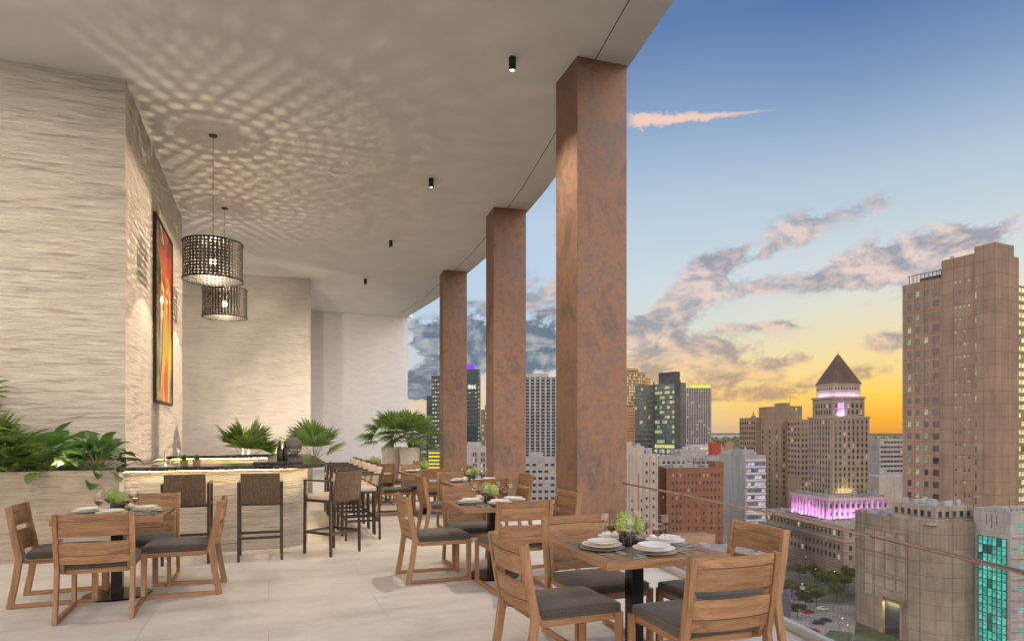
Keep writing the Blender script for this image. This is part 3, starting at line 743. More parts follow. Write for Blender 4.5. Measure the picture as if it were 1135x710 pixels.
# ------------------------------------------------------------------ ceiling downlights
def make_down():
    r = empty('ceiling_spotlight', (0,0,0)); tag(r, 'x', 'spotlight', 'black cylinder spotlights in the ceiling')
    MB().lathe([(.036,-.150),(.036,-.17),(.043,-.17),(.046,-.168),(.046,-.001),(.0,-.001)], 20).build('housing', MATS['black'], r, smooth_=40)
    MB().lathe([(.0,-.152),(.0355,-.152)], 20).build('lens', MATS['spot_lens'], r)
    return r
dl = make_down(); df = True
for i, (x, y, lb) in enumerate([(2.88, 7.9, 'nearest black cylinder spotlight under the ceiling'), (2.84, 12.2, 'second nearest black cylinder spotlight under the ceiling'), (2.83, 16.5, 'third black cylinder spotlight under the ceiling'), (2.8, 20.9, 'farthest black cylinder spotlight under the ceiling')]):
    place(dl, df, (x, y, CEIL), 0, lb); df = False
    ld = bpy.data.lights.new('spotlight_beam', 'SPOT'); lo = bpy.data.objects.new('spotlight_beam', ld); COL.objects.link(lo)
    lo.location = (x, y, CEIL-.19); ld.energy = 650; ld.spot_size = R(96); ld.spot_blend = .9; ld.color = (1,.84,.64); ld.shadow_soft_size = .04

# two added spotlights out of view, put in to brighten the planter wall
for x, y, lb in [(-3.3, 6.4, 'added out of view black cylinder spotlight brightening the left wall near the table'), (-6.2, 6.4, 'added out of view black cylinder spotlight brightening the far left end of the wall')]:
    place(dl, False, (x, y, CEIL), 0, lb)
    ld = bpy.data.lights.new('spotlight_beam', 'SPOT'); lo = bpy.data.objects.new('spotlight_beam', ld); COL.objects.link(lo)
    lo.location = (x, y, CEIL-.19); ld.energy = 420; ld.spot_size = R(120); ld.spot_blend = .9; ld.color = (1,.86,.68); ld.shadow_soft_size = .1
    lo.rotation_euler = (-(Vector((x, 10.1, 2.2))-Vector((x, y, CEIL)))).to_track_quat('Z', 'Y').to_euler()
# ------------------------------------------------------------------ pendants: perforated drum shades
def perforate(f, nu, nv, hole=.30, u_wrap=True):
    b = MB(); v = []; fs = []
    for j in range(nv):
        for i in range(nu):
            o = len(v)
            for k in range(8):
                t = math.pi/4*k; v.append(f((i+.5+hole*math.cos(t))/nu, (j+.5+hole*math.sin(t))/nv))
            for dx, dy in ((1,.5),(1,1),(.5,1),(0,1),(0,.5),(0,0),(.5,0),(1,0)): v.append(f((i+dx)/nu, (j+dy)/nv))
            for k in range(8): fs.append((o+k, o+(k+1) % 8, o+8+(k+1) % 8, o+8+k))
    return b.add(v, fs)
m = MT('perforated_metal', .5, .2); m.color((.028,.025,.022)); MATS['perf'] = m.m
def pendant(x, y, label, power):
    r = empty('pendant_lamp', (x, y, CEIL), 0, label, 'lamp', 'perforated drum pendant lamps')
    zc = 4.19-CEIL; RAD = .44; H = .29
    MB().lathe([(.0,-.001),(.065,-.001),(.065,-.02),(.0,-.022)], 20).build('ceiling_rose', MATS['black'], r, smooth_=40)
    MB().tube([(0,0,-.02),(0,0,zc+.14)], .0045, 6).build('cord', MATS['black'], r)
    cyl = lambda u_, v_: (RAD*math.cos(2*math.pi*u_), RAD*math.sin(2*math.pi*u_), zc-H+2*H*v_)
    sh = perforate(cyl, 46, 12, .25).build('shade', MATS['perf'], r, weld=True)
    so_ = sh.modifiers.new('t', 'SOLIDIFY'); so_.thickness = .003
    for zz in (zc-H, zc+H):
        b = MB(); n = 48; b.tube([(RAD*math.cos(2*math.pi*k/n), RAD*math.sin(2*math.pi*k/n), zz) for k in range(n+1)], .016, 8, cap=False); b.build('rim', MATS['black'], r, smooth_=50)
    # top plate, pierced in rings
    b = MB()
    v = []; fs = []
    for r0, r1, cnt in [(.03+.04*q, .07+.04*q, 8+6*q) for q in range(10)]:
        b2 = perforate(lambda uu, vv: ((r0+(r1-r0)*vv)*math.cos(2*math.pi*uu), (r0+(r1-r0)*vv)*math.sin(2*math.pi*uu), zc+H-.02), cnt, 1, .30); b.add(b2.v, b2.f)
    b.build('top_plate', MATS['perf'], r, weld=True)
    MB().lathe([(.0,zc+.15),(.022,zc+.15),(.022,zc+.06),(.0,zc+.06)], 16).build('socket', MATS['black'], r)
    MB().lathe([(0,zc-.065),(.035,zc-.052),(.055,zc-.005),(.042,zc+.035),(.02,zc+.058)], 20).build('bulb', MATS['bulb'], r, smooth_=60)
    ld = bpy.data.lights.new('lamp_glow', 'POINT'); lo = bpy.data.objects.new('lamp_glow', ld); COL.objects.link(lo)
    lo.location = (0, 0, zc); lo.parent = r; ld.energy = power; ld.color = (1,.80,.56); ld.shadow_soft_size = .013
pendant(-.83, 11.6, 'larger looking nearer perforated pendant lamp above the bar', 115)
pendant(-.87, 15.3, 'lower looking farther perforated pendant lamp beyond the bar', 105)

# ------------------------------------------------------------------ painting on the side wall
pa = empty('wall_painting', (-1.798, 13.45, 3.57), 0, 'tall framed abstract painting of red and yellow swirls on the side wall', 'painting')
b = MB(); y0, y1, z0, z1 = -1.02, 1.02, -1.58, 1.58; t = .045
b.box(0,.05,y0,y1,z1-t,z1); b.box(0,.05,y0,y1,z0,z0+t); b.box(0,.05,y0,y0+t,z0+t,z1-t); b.box(0,.05,y1-t,y1,z0+t,z1-t); b.build('frame', MATS['black'], pa)
m = MT('abstract_paint', .35)
mp = m.n('ShaderNodeMapping'); m.l(m.co.outputs['Object'], mp.inputs[0]); mp.inputs['Scale'].default_value = (1,.62,.26); mp.inputs['Location'].default_value = (.3,1.7,.9)
wn = m.n('ShaderNodeTexNoise'); m.l(mp.outputs[0], wn.inputs['Vector']); wn.inputs['Scale'].default_value = .9; wn.inputs['Detail'].default_value = 3; wn.inputs['Distortion'].default_value = 2.6
m.color(m.ramp(wn.outputs[0], [(.30,(.75,.70,.62)),(.36,(.70,.62,.5)),(.38,(.03,.012,.01)),(.41,(.03,.012,.01)),(.43,(.45,.02,.012)),(.49,(.62,.06,.01)),(.51,(.66,.42,.02)),(.57,(.70,.60,.05)),(.60,(.10,.16,.03)),(.64,(.03,.05,.02)),(.66,(.6,.1,.02)),(.72,(.75,.72,.66))]))
m.bump(m.noise(18, 4), .004, .4)
MB().box(.004,.03,y0+t+.001,y1-t-.001,z0+t+.001,z1-t-.001).build('canvas', m.m, pa)

# ------------------------------------------------------------------ indoor plants
def fan_leaf(b, base, direc, size, rnd, nseg=16, spread=2.5, droop=.25, roll=0):
    """pleated fan of pointed segments around the top of a stalk"""
    d = Vector(direc).normalized(); side = d.cross(Vector((0,0,1)))
    side = Vector((1,0,0)) if side.length < .05 else side.normalized()
    side = Matrix.Rotation(roll, 3, d) @ side; nrm = side.cross(d).normalized(); base = Vector(base)
    for i in range(nseg):
        a = -spread/2+spread*i/(nseg-1); L_ = size*(.78+.22*math.cos(a*.9))*rnd.uniform(.9,1.05)
        dd = d*math.cos(a)+side*math.sin(a); ww = L_*.055
        cr = nrm.cross(dd).normalized(); pts = []
        for t, w_, dr in ((0,.15,0),(.35,.9,.02),(.62,1,.10),(.85,.5,.26),(1,.04,.42)):
            c = base+dd*L_*t - Vector((0,0,1))*L_*dr*droop*1.6 + nrm*(.03*L_*math.sin(i*2.4)*t)
            pts.append((c-cr*ww*w_+nrm*ww*.35*w_, c, c+cr*ww*w_+nrm*ww*.35*w_))
        v = [p for tri in pts for p in tri]; f = []
        for k in range(4): f += [(3*k,3*k+1,3*k+4,3*k+3),(3*k+1,3*k+2,3*k+5,3*k+4)]
        b.add(v, f)
def fan_palm(loc, h, size, count, seed, label, trunk=0, el=(20,85), lean=(0,0), nseg=16, droop=.3, spreadr=.5, group=None):
    rnd = random.Random(seed); r = empty('fan_palm', loc, 0, label, 'palm', group); fb = MB(); sb = MB()
    for i in range(count):
        t = i*2.399+rnd.uniform(-.3,.3); e = R(el[0]+(el[1]-el[0])*((i+.5)/count)**.8)
        d = Vector((math.cos(t)*math.cos(e)+lean[0], math.sin(t)*math.cos(e)+lean[1], math.sin(e))).normalized()
        L_ = h*rnd.uniform(.75,1.0); p1 = Vector((0,0,trunk))+d*L_*.5+Vector((0,0,.05*h)); p2 = Vector((0,0,trunk))+d*L_
        sb.tube([(0,0,trunk), p1, p2], [.009,.007,.005], 5)
        dd = (d+Vector((0,0,-.25*math.cos(e)))).normalized()
        fan_leaf(fb, p2, dd, size*rnd.uniform(.8,1.1), rnd, nseg, rnd.uniform(2.3,3.0), droop, rnd.uniform(-.6,.6))
    fb.build('fronds', MATS['palm'], r); sb.build('stems', MATS['stem'], r, smooth_=50)
    if trunk: MB().tube([(0,0,0),(.01,.01,trunk*.5),(0,0,trunk+.03)], [.06,.05,.045], 8).build('trunk', MATS['trunk'], r)
    return r
def blade(b, base, direc, length, width, curl, rnd, fold=.25, n=7, tip=.9):
    """broad leaf: folded along the midrib, drooping"""
    d = Vector(direc).normalized(); side = d.cross(Vector((0,0,1)))
    side = Vector((1,0,0)) if side.length < .05 else side.normalized()
    side = Matrix.Rotation(rnd.uniform(-.5,.5), 3, d) @ side
    p = Vector(base); v = []; st_ = length/n; dd = d.copy()
    for k in range(n+1):
        t = k/n; w_ = width*.5*(math.sin(math.pi*min(1, t**.72*.93+.04)))**.8 if 0 < k < n else .002
        nn = side.cross(dd).normalized()
        v += [p-side*w_+nn*w_*fold+nn*w_*.1*math.sin(k*2.1), p-side*w_*.5+nn*w_*fold*.35, p, p+side*w_*.5+nn*w_*fold*.35, p+side*w_+nn*w_*fold+nn*w_*.1*math.sin(k*1.7)]
        p = p+dd*st_; dd = (dd+Vector((0,0,-curl/n))).normalized()
    f = [(5*k+q, 5*k+q+1, 5*k+q+6, 5*k+q+5) for k in range(n) for q in range(4)]
    b.add(v, f)
def broad_plant(loc, h, length, width, count, seed, label, mat='broad', el=(15,80), curl=.8, cat='plant', name='leafy_plant'):
    rnd = random.Random(seed); r = empty(name, loc, 0, label, cat); fb = MB(); sb = MB()
    for i in range(count):
        t = i*2.399+rnd.uniform(-.35,.35); e = R(el[0]+(el[1]-el[0])*((i+.5)/count)); q = rnd.uniform(.7,1.05)
        d = Vector((math.cos(t)*math.cos(e), math.sin(t)*math.cos(e), math.sin(e))); p1 = d*h*q*.6+Vector((0,0,h*.1)); p2 = d*h*q
        sb.tube([(0,0,0), p1, p2], [.007,.006,.004], 5)
        dl_ = Vector((d.x, d.y, d.z*.5)).normalized(); blade(fb, p2, dl_, length*rnd.uniform(.75,1.1), width*rnd.uniform(.8,1.1), curl, rnd)
    fb.build('leaves', MATS[mat], r, smooth_=40); sb.build('stems', MATS['stem'], r, smooth_=50)
    return r
PZ = .93
fan_palm((-3.98, 9.50, PZ), 1.08, .66, 18, 3, 'tall fan palm at the left picture edge in the planter', el=(38,88), nseg=18, lean=(.25,-.1))
fan_palm((-3.10, 9.42, PZ), .50, .50, 18, 4, 'short bushy fan palm left of the broad leaves in the planter', el=(15,80), nseg=18)
fan_palm((-2.62, 9.45, PZ), .30, .32, 12, 5, 'small fan palm low in the middle of the planter', el=(10,75))
broad_plant((-2.66, 9.68, PZ), .46, .46, .28, 14, 6, 'plant with big rounded paddle leaves at the planter middle', el=(25,75), curl=.6)
broad_plant((-1.98, 9.50, PZ), .36, .30, .15, 52, 8, 'dark glossy bushy plant at the right end of the planter', el=(-5,85), curl=1.3)
broad_plant((-2.42, 9.3, PZ), .22, .34, .20, 6, 9, 'light green drooping leaf plant spilling over the planter front', 'lime', el=(5,60), curl=1.6)
broad_plant((-2.95, 9.3, PZ), .10, .22, .035, 26, 10, 'low tuft of narrow pale blades at the planter front', 'lime', el=(20,80), curl=1.2)
broad_plant((-3.45, 9.35, PZ), .12, .26, .04, 26, 12, 'left tuft of narrow yellow green blades in the planter', 'lime', el=(20,80), curl=1.2)
broad_plant((-3.6, 9.8, PZ), .4, .36, .17, 12, 13, 'dark broad leaves behind the tall palm in the planter', el=(20,80), curl=.9)
# two palms behind the bar
u, v, _ = at_px(271, 0, V=15.6); fan_palm((u, v, .84), .50, .60, 10, 21, 'left one of two lit fan palms behind the bar', el=(30,82), nseg=20, droop=.10)
u, v, _ = at_px(349, 0, V=15.6); fan_palm((u, v, .84), .50, .60, 10, 22, 'right one of two lit fan palms behind the bar', el=(30,82), nseg=20, droop=.12)
# white pots with palms
def pot(x, y, label):
    r = empty('white_pot', (x, y, 0), 0, label, 'pot', 'white tapered pots at the far end')
    MB().lathe([(.0,0),(.20,0),(.235,.3),(.275,.75),(.30,1.04),(.285,1.05),(.265,1.0),(.25,.9),(0,.9)], 32).build('body', MATS['pot'], r, smooth_=40)
    MB().lathe([(0,.93),(.264,.93)], 24).build('soil', MATS['soil'], r)
for px, Z, sd, lb, lp in ((434, 19.6, 31, 'left tapered white pot holding a palm', 'bushy fan palm growing in the left white pot'), (454, 19.2, 32, 'right tapered white pot holding a palm', 'bushy fan palm growing in the right white pot')):
    u, v = uv((px-567.5)/741*Z, Z); pot(u, v, lb)
    fan_palm((u, v, .93), .60, .58, 22, sd, lp, trunk=.25, el=(-5,85), nseg=18, droop=.35)
# grey round vase at the far bar corner
u, v, _ = at_px(359.5, 0, Z=13.0)
o = MB().lathe([(0,0),(.08,0),(.14,.05),(.165,.14),(.15,.23),(.10,.29),(.06,.31),(.05,.29),(0,.29)], 28).build('round_vase', MATS['vase'], loc=(.42, 13.0, TOPZ), smooth_=50); tag(o, 'round dark grey vase on the far end of the bar', 'vase')
# small succulents on the bar
def succ(px, V, label, sd):
    u, v, _ = at_px(px, 0, V=V); r = empty('potted_succulent', (u, v, TOPZ), 0, label, 'plant', 'small potted greens on the bar')
    MB().lathe([(0,0),(.04,0),(.05,.06),(.045,.06),(.04,.05),(0,.05)], 18).build('pot', MATS['stem'], r, smooth_=50)
    b = MB(); rnd = random.Random(sd)
    for i in range(60):
        t = rnd.uniform(0,6.28); e = rnd.uniform(.1,1.5); blade(b, (0,0,.06), (math.cos(t)*math.cos(e), math.sin(t)*math.cos(e), math.sin(e)), .07, .018, .5, rnd, n=3)
    b.build('leaves', MATS['broad'], r)
succ(204, 9.4, 'left one of two tiny dark green potted plants beside the tap', 1); succ(218, 9.4, 'right one of two tiny dark green potted plants beside the tap', 2)

# uplights standing in the planters (they throw the leaf shadows on the walls)
def uplight(loc, target, power, label, spot=110, parent=None):
    r = empty('garden_uplight', loc, 0, label, 'spotlight', 'small black uplights in the planters')
    MB().tube([(0,0,-.1),(0,0,.06)], .008, 6).build('spike', MATS['black'], r)
    MB().tube([(0,0,.05),tuple((Vector(target)-Vector(loc)).normalized()*.07+Vector((0,0,.05)))], .028, 12).build('head', MATS['black'], r)
    ld = bpy.data.lights.new('uplight_beam', 'SPOT'); lo = bpy.data.objects.new('uplight_beam', ld); COL.objects.link(lo)
    d = Vector(target)-Vector(loc); p = Vector(loc)+d.normalized()*.10+Vector((0,0,.05)); lo.location = p
    lo.rotation_euler = (-d).to_track_quat('Z', 'Y').to_euler(); ld.energy = power; ld.spot_size = R(spot); ld.spot_blend = .7; ld.color = (1,.84,.64); ld.shadow_soft_size = .04
UPL = True
if UPL:
    uplight((-4.6, 9.20, PZ), (-4.3, 10.2, 3.4), 60, 'black uplight among the palms left in the front planter', 130)
    uplight((-2.32, 9.19, PZ+.02), (-2.5, 10.2, 3.4), 35, 'black uplight among the broad leaves in the front planter', 130)
    uplight((-.45, 15.34, .84), (-.3, 21.5, 3.8), 1000, 'left black uplight in the planter behind the bar', 62)
    uplight((.35, 15.34, .84), (.4, 21.5, 3.6), 700, 'right black uplight in the planter behind the bar', 62)
# ================================================================== THE CITY
G = EYE-70.0                      # street level
F_ = 741.0; CX = 567.5; HY = 478.0
def wpos(px, Z, z=G):
    u, v = uv((px-CX)/F_*Z, Z); return (u, v, z)
def solve(px, Z, g, pr=None, pl=None):
    g = R(g); X0 = (px-CX)/F_*Z; w = l = None
    if pr is not None: r = (pr-CX)/F_; w = (r*Z-X0)/(math.cos(g)-r*math.sin(g))
    if pl is not None: r = (pl-CX)/F_; l = (X0-r*Z)/(math.sin(g)+r*math.cos(g))
    return w, l
def hgt(py, Z): return (HY-py)*Z/F_ + EYE   # world z of something seen at row py, depth Z

def stone(name, c0, c1, panel=None, rough=.85, streak=.5):
    m = MT(name, rough, spec=.2)
    a = m.noise(.09, 6, .6); b = m.noise(.5, 5, .65, (1,1,.12))
    c = m.mix(streak, m.ramp(a, [(.3, c0), (.7, c1)]), m.ramp(b, [(.3, (.62,.60,.58)), (.65, (1.08,1.06,1.04))]), 'MULTIPLY')
    if panel:
        sx = m.t.nodes.new('ShaderNodeSeparateXYZ'); m.l(m.co.outputs['Object'], sx.inputs[0])
        h = m.math('ADD', sx.outputs[0], sx.outputs[1]); cb = m.t.nodes.new('ShaderNodeCombineXYZ'); m.l(h, cb.inputs[0]); m.l(sx.outputs[2], cb.inputs[1])
        br = m.t.nodes.new('ShaderNodeTexBrick'); m.l(cb.outputs[0], br.inputs['Vector']); br.offset = panel[2] if len(panel) > 2 else 0
        br.inputs['Scale'].default_value = 1; br.inputs['Brick Width'].default_value = panel[0]; br.inputs['Row Height'].default_value = panel[1]
        br.inputs['Mortar Size'].default_value = panel[3] if len(panel) > 3 else .09; br.inputs['Mortar Smooth'].default_value = .3
        br.inputs['Color1'].default_value = (1,1,1,1); br.inputs['Color2'].default_value = (.90,.90,.91,1); br.inputs['Mortar'].default_value = (.45,.43,.42,1)
        c = m.mix(1, c, br.outputs[0], 'MULTIPLY')
    m.color(c); return m.m
def winmat(name, lit, dark, cols, k=1.0):
    m = MT(name, .12, spec=.6)
    oi = m.t.nodes.new('ShaderNodeObjectInfo'); ge = m.t.nodes.new('ShaderNodeNewGeometry')
    r = m.math('FRACT', m.math('ADD', m.math('MULTIPLY', oi.outputs['Random'], 13.7), m.math('MULTIPLY', ge.outputs['Random Per Island'], 7.3)))
    on = m.math('LESS_THAN', r, lit); r2 = m.math('FRACT', m.math('MULTIPLY', r, 91.7))
    m.color(m.ramp(r2, [(0, dark), (1, tuple(min(1, c*2.4) for c in dark))]))
    e = m.ramp(r2, [(i/(len(cols)-1), c) for i, c in enumerate(cols)])
    blot = m.ramp(m.noise(.9, 3, .6), [(.35, (.25,.25,.25)), (.6, (1,1,1))])
    m.emit(m.mix(1, e, blot, 'MULTIPLY'), m.math('MULTIPLY', on, k)); return m.m
WIN = dict(
 dim=winmat('window_dim', .10, (.018,.018,.022), [(.5,.42,.2), (.7,.5,.25)], .7),
 green=winmat('window_greenish', .50, (.02,.03,.03), [(.10,.35,.20), (.30,.42,.14), (.55,.55,.25)], .75),
 warm=winmat('window_warm', .45, (.02,.035,.035), [(.62,.55,.12), (.75,.66,.22), (.28,.34,.14)], .85),
 yellow=winmat('window_yellow', .85, (.05,.05,.02), [(.85,.75,.25), (.95,.9,.5), (.6,.65,.15)], 1.0),
 few=winmat('window_few_lit', .05, (.022,.022,.025), [(.8,.6,.25), (.9,.7,.35)], .8),
 office=winmat('window_office', .45, (.05,.05,.08), [(.75,.78,.9), (.85,.8,.6), (.55,.25,.85)], .8),
 violet=winmat('window_violet', 1.0, (.2,.1,.3), [(.55,.28,.85), (.75,.5,1.0)], 1.0),
 teal=winmat('window_teal', .92, (.02,.08,.07), [(.02,.30,.24), (.05,.55,.42), (.12,.62,.50), (.02,.22,.20)], .95))
_wm = {}
def win_mesh(w, h, mat, fr, fmat):
    key = (round(w,2), round(h,2), mat, fr, fmat.name if fmat else '')
    if key in _wm: return _wm[key]
    me = bpy.data.meshes.new('window'); v = []; f = []; mi = []
    b = MB(); b.box(-w/2, w/2, -.06, .06, -h/2, h/2); n0 = len(b.f)
    if fr:
        q = fr
        b.box(-w/2-q, w/2+q, -.22, .1, -h/2-q, -h/2-.002); b.box(-w/2-q, w/2+q, -.18, .1, h/2+.002, h/2+q)
        b.box(-w/2-q, -w/2-.002, -.18, .1, -h/2, h/2); b.box(w/2+.002, w/2+q, -.18, .1, -h/2, h/2)
    me.from_pydata(b.v, [], b.f); me.materials.append(WIN[mat])
    if fr: me.materials.append(fmat)
    for i, p in enumerate(me.polygons): p.material_index = 0 if i < n0 else 1
    _wm[key] = (me, b, n0); return _wm[key]
class Bldg:
    def __init__(s, name, px, Z, g, label, cat='building', group=None):
        s.r = empty(name, wpos(px, Z), R(g)-YAW, label, cat, group); s.nwin = 0; s.rest = {}
    def box(s, nm, x0, x1, y0, y1, z0, z1, mat, bevel=0):
        """z0,z1 above the street"""
        return MB().box(x0,x1,y0,y1,z0,z1).build(nm, mat, s.r, bevel=bevel)
    def wins(s, face, at, us, zs, w, h, mat='dim', fr=0, fmat=None, lim=100):
        """face F: wall y=at facing -y; L: wall x=at facing -x; R: wall x=at facing +x"""
        me, b, n0 = win_mesh(w, h, mat, fr, fmat)
        rz = {'F':0, 'L':-math.pi/2, 'R':math.pi/2}[face]
        for z in zs:
            for u_ in us:
                p = (u_, at, z) if face == 'F' else (at, u_, z)
                if s.nwin < lim:
                    o = bpy.data.objects.new('window', me); COL.objects.link(o); o.parent = s.r; o.location = p; o.rotation_euler = (0,0,rz); s.nwin += 1
                else: s.rest.setdefault((face, round(w,2), round(h,2), mat, fr, fmat), []).append((p, rz))
    def done(s):
        if not s.rest: return s
        v = []; f = []; mi = []; mats = []
        for (face, w, h, mat, fr, fmat), lst in s.rest.items():
            me, b, n0 = win_mesh(w, h, mat, fr, fmat)
            for mm in (WIN[mat], fmat):
                if mm and mm not in mats: mats.append(mm)
            for p, rz in lst:
                o = len(v); Mx = Matrix.Translation(p) @ Matrix.Rotation(rz, 4, 'Z')
                v += [tuple(Mx @ Vector(q)) for q in b.v]; f += [tuple(i+o for i in ff) for ff in b.f]
                mi += [mats.index(WIN[mat]) if i < n0 else mats.index(fmat) for i in range(len(b.f))]
        me = bpy.data.meshes.new('window'); me.from_pydata(v, [], f)
        for mm in mats: me.materials.append(mm)
        me.polygons.foreach_set('material_index', mi)
        o = bpy.data.objects.new('window', me); COL.objects.link(o); o.parent = s.r; o['kind'] = 'stuff'
        return s
def fr_(a, b, n): return [a+(b-a)*(i+.5)/n for i in range(n)]

roofm = stone('roof_gravel', (.16,.15,.145), (.30,.28,.27)); dark = stone('dark_metal', (.04,.04,.045), (.08,.08,.085)); ac = stone('roof_plant', (.20,.20,.205), (.29,.285,.28))
def units(b, bl):
    for i in range(0, len(b.v), 8):
        MB().add(b.v[i:i+8], [(0,3,2,1),(4,5,6,7),(0,1,5,4),(1,2,6,5),(2,3,7,6),(3,0,4,7)]).build('roof_unit', ac, bl.r)
def clutter(bl, x0, x1, y0, y1, z, n, seed):
    """air handlers, tanks, ducts and aerials on a roof, each a part"""
    rn = random.Random(seed)
    for k in range(n):
        x, y = rn.uniform(x0, x1), rn.uniform(y0, y1); q = rn.random()
        if q < .45:
            w_, l_, h_ = rn.uniform(.8,1.8), rn.uniform(.7,1.5), rn.uniform(.9,1.9)
            MB().box(x-w_/2,x+w_/2,y-l_/2,y+l_/2,z+.02*k+.01,z+h_).box(x-w_/3,x+w_/3,y-l_/3,y+l_/3,z+h_+.002,z+h_+.25).build('air_handler', ac, bl.r)
        elif q < .6: MB().lathe([(.7,0),(.7,1.5),(.3,1.8),(0,1.85)], 12, c=(x,y,z+.02)).build('tank', ac, bl.r)
        elif q < .8: MB().tube([(x,y,z),(x,y,z+.8),(x+rn.uniform(2,4),y,z+.8),(x+4.2,y,z+.1)], .22, 6).build('duct', ac, bl.r)
        else: MB().tube([(x,y,z),(x,y,z+rn.uniform(3,6))], .07, 5).build('aerial', dark, bl.r)
# ---- ground, roads, water
m = MT('city_ground', .95, spec=.1)
m.color(m.mix(m.ramp(m.noise(.012, 5, .6), [(.42,(0,0,0)),(.55,(1,1,1))]), m.ramp(m.noise(.05, 8, .7), [(.3,(.06,.052,.045)),(.5,(.12,.10,.085)),(.7,(.2,.17,.15))]), m.ramp(m.noise(.09, 8, .7), [(.3,(.015,.022,.010)),(.7,(.05,.065,.025))])))
o = MB(); o.add([(-25000,-25000,0),(25000,-25000,0),(25000,25000,0),(-25000,25000,0)], [(0,1,2,3)])
tag(o.build('ground', m.m, loc=(0,0,G)), kind='structure')
m = MT('far_water', .25); m.color((.10,.12,.15)); m.bump(m.noise(.02,4), 1, .3)
c_ = uv(2500, 9500); o = MB(); o.add([(-9000,-3200,0),(2800,-3200,0),(2800,6000,0),(-9000,6000,0)], [(0,1,2,3)])
tag(o.build('water', m.m, loc=(*c_, G+.5), rz=-YAW), kind='structure')
asphalt = MT('asphalt', .85, spec=.25); asphalt.color(asphalt.ramp(asphalt.noise(.4, 8, .7), [(.3,(.055,.050,.050)),(.7,(.105,.095,.09))])); asphalt = asphalt.m
lot = MT('parking_asphalt', .85, spec=.25); lot.color(lot.ramp(lot.noise(.25, 8, .7), [(.3,(.13,.112,.10)),(.7,(.24,.21,.185))])); lot = lot.m
pave = stone('pavement', (.17,.155,.14), (.26,.24,.22)); paint = MT('road_paint', .7); paint.color((.36,.33,.28)); paint = paint.m
def strip_road(name, p, q, w, mat, dz, lines=True, kerb=True):
    a = Vector(wpos(*p, 0)); b_ = Vector(wpos(*q, 0)); d = b_-a; ln = d.length; rz = math.atan2(d.y, d.x)
    o = MB().box(0, ln, -w/2, w/2, -.3, dz).build(name, mat, loc=(a.x, a.y, G), rz=rz); tag(o, kind='structure')
    if lines:
        b = MB(); x = 1
        while x < ln-4: b.box(x, x+3, -.08, .08, dz+.004, dz+.02); x += 8
        b.box(0, ln, -w/2+.4, -w/2+.55, dz+.004, dz+.02); b.box(0, ln, w/2-.55, w/2-.4, dz+.004, dz+.02); b.build('marking', paint, o)
    if kerb:
        b = MB(); b.box(0, ln, -w/2-.3, -w/2, -.2, .14); b.box(0, ln, w/2, w/2+.3, -.2, .14); b.build('kerb', pave, o)
strip_road('road', (780, 205), (1010, 212), 15, asphalt, .03)
strip_road('road', (868, 226), (838, 700), 13, asphalt, .045)
strip_road('road', (640, 300), (905, 286), 13, asphalt, .06)
strip_road('road', (560, 300), (575, 1500), 14, asphalt, .03)
strip_road('road', (480, 470), (900, 452), 13, asphalt, .075)
lp = [wpos(px, Z) for px, Z in ((872,233),(945,222),(952,268),(880,276))]
o = MB().prism([(p[0]-lp[0][0], p[1]-lp[0][1]) for p in lp], -.2, .09).build('parking_lot', lot, loc=lp[0]); tag(o, kind='structure')
b = MB()
for row in range(4):
    for k in range(13):
        a = wpos(886+k*4.4, 232+row*10); e_ = wpos(886+k*4.4+1.0, 232+row*10+4.8)
        a = Vector(a)-Vector(lp[0]); e_ = Vector(e_)-Vector(lp[0]); b.bar(a+Vector((0,0,.1)), e_+Vector((0,0,.1)), .14, .02)
b.build('marking', paint, o)
gm = MT('verge_grass', .95); gm.color(gm.ramp(gm.noise(.6, 6, .7), [(.3,(.02,.035,.012)),(.7,(.07,.09,.03))]))
gp = [wpos(px, Z) for px, Z in ((912,228),(944,221),(946,232),(920,236))]
tag(MB().prism([(p[0]-gp[0][0], p[1]-gp[0][1]) for p in gp], -.2, .16).build('grass_verge', gm.m, loc=gp[0]), kind='structure')

# ---- 1 the pyramid roofed courthouse
court = stone('courthouse_stone', (.195,.16,.125), (.27,.225,.18), (4,1.6,.5,.10)); cw = stone('courthouse_trim', (.22,.185,.145), (.29,.245,.195))
roofp = stone('pyramid_tiles', (.085,.060,.048), (.15,.105,.08), (1.2,1.0,.5,.12))
c = Bldg('courthouse_tower', 918, 340, 9, 'stone courthouse tower with dark pyramid roof and purple lit base')
zT = lambda d: 70+d              # height above street of something d metres above eye level
c.box('plinth', -7, 44, -22, 48, 0, zT(-46), court); c.box('cornice', -7.9, 44.9, -22.9, 48.9, zT(-46)+.01, zT(-44.6), cw); c.box('cornice', -7.5, 44.5, -22.5, 48.5, zT(-52.5), zT(-51.4), cw)
c.box('base_tier', 0, 33.7, 0, 33, zT(-44.59), zT(-35.2), court); c.box('cornice', -.8, 34.5, -.8, 33.8, zT(-35.19), zT(-33.6), cw); c.box('parapet', 1, 32.7, 1, 32, zT(-33.59), zT(-32.6), roofm)
c.box('shaft', 6, 27.7, 6, 26.5, zT(-32.59), zT(6.9), court); c.box('cornice', 5.6, 28.1, 5.6, 26.9, zT(6.91), zT(7.9), cw)
c.box('upper_tier', 7.6, 26.1, 7.6, 24.9, zT(7.91), zT(17.3), court); c.box('cornice', 7.1, 26.6, 7.1, 25.4, zT(17.31), zT(18.3), cw)
c.box('lantern', 9.0, 24.7, 9.0, 23.5, zT(18.31), zT(24.6), cw); c.box('cornice', 8.6, 25.1, 8.6, 23.9, zT(24.61), zT(25.3), cw)
pts = [(8.5,8.5),(25.2,8.5),(25.2,24.0),(8.5,24.0)]
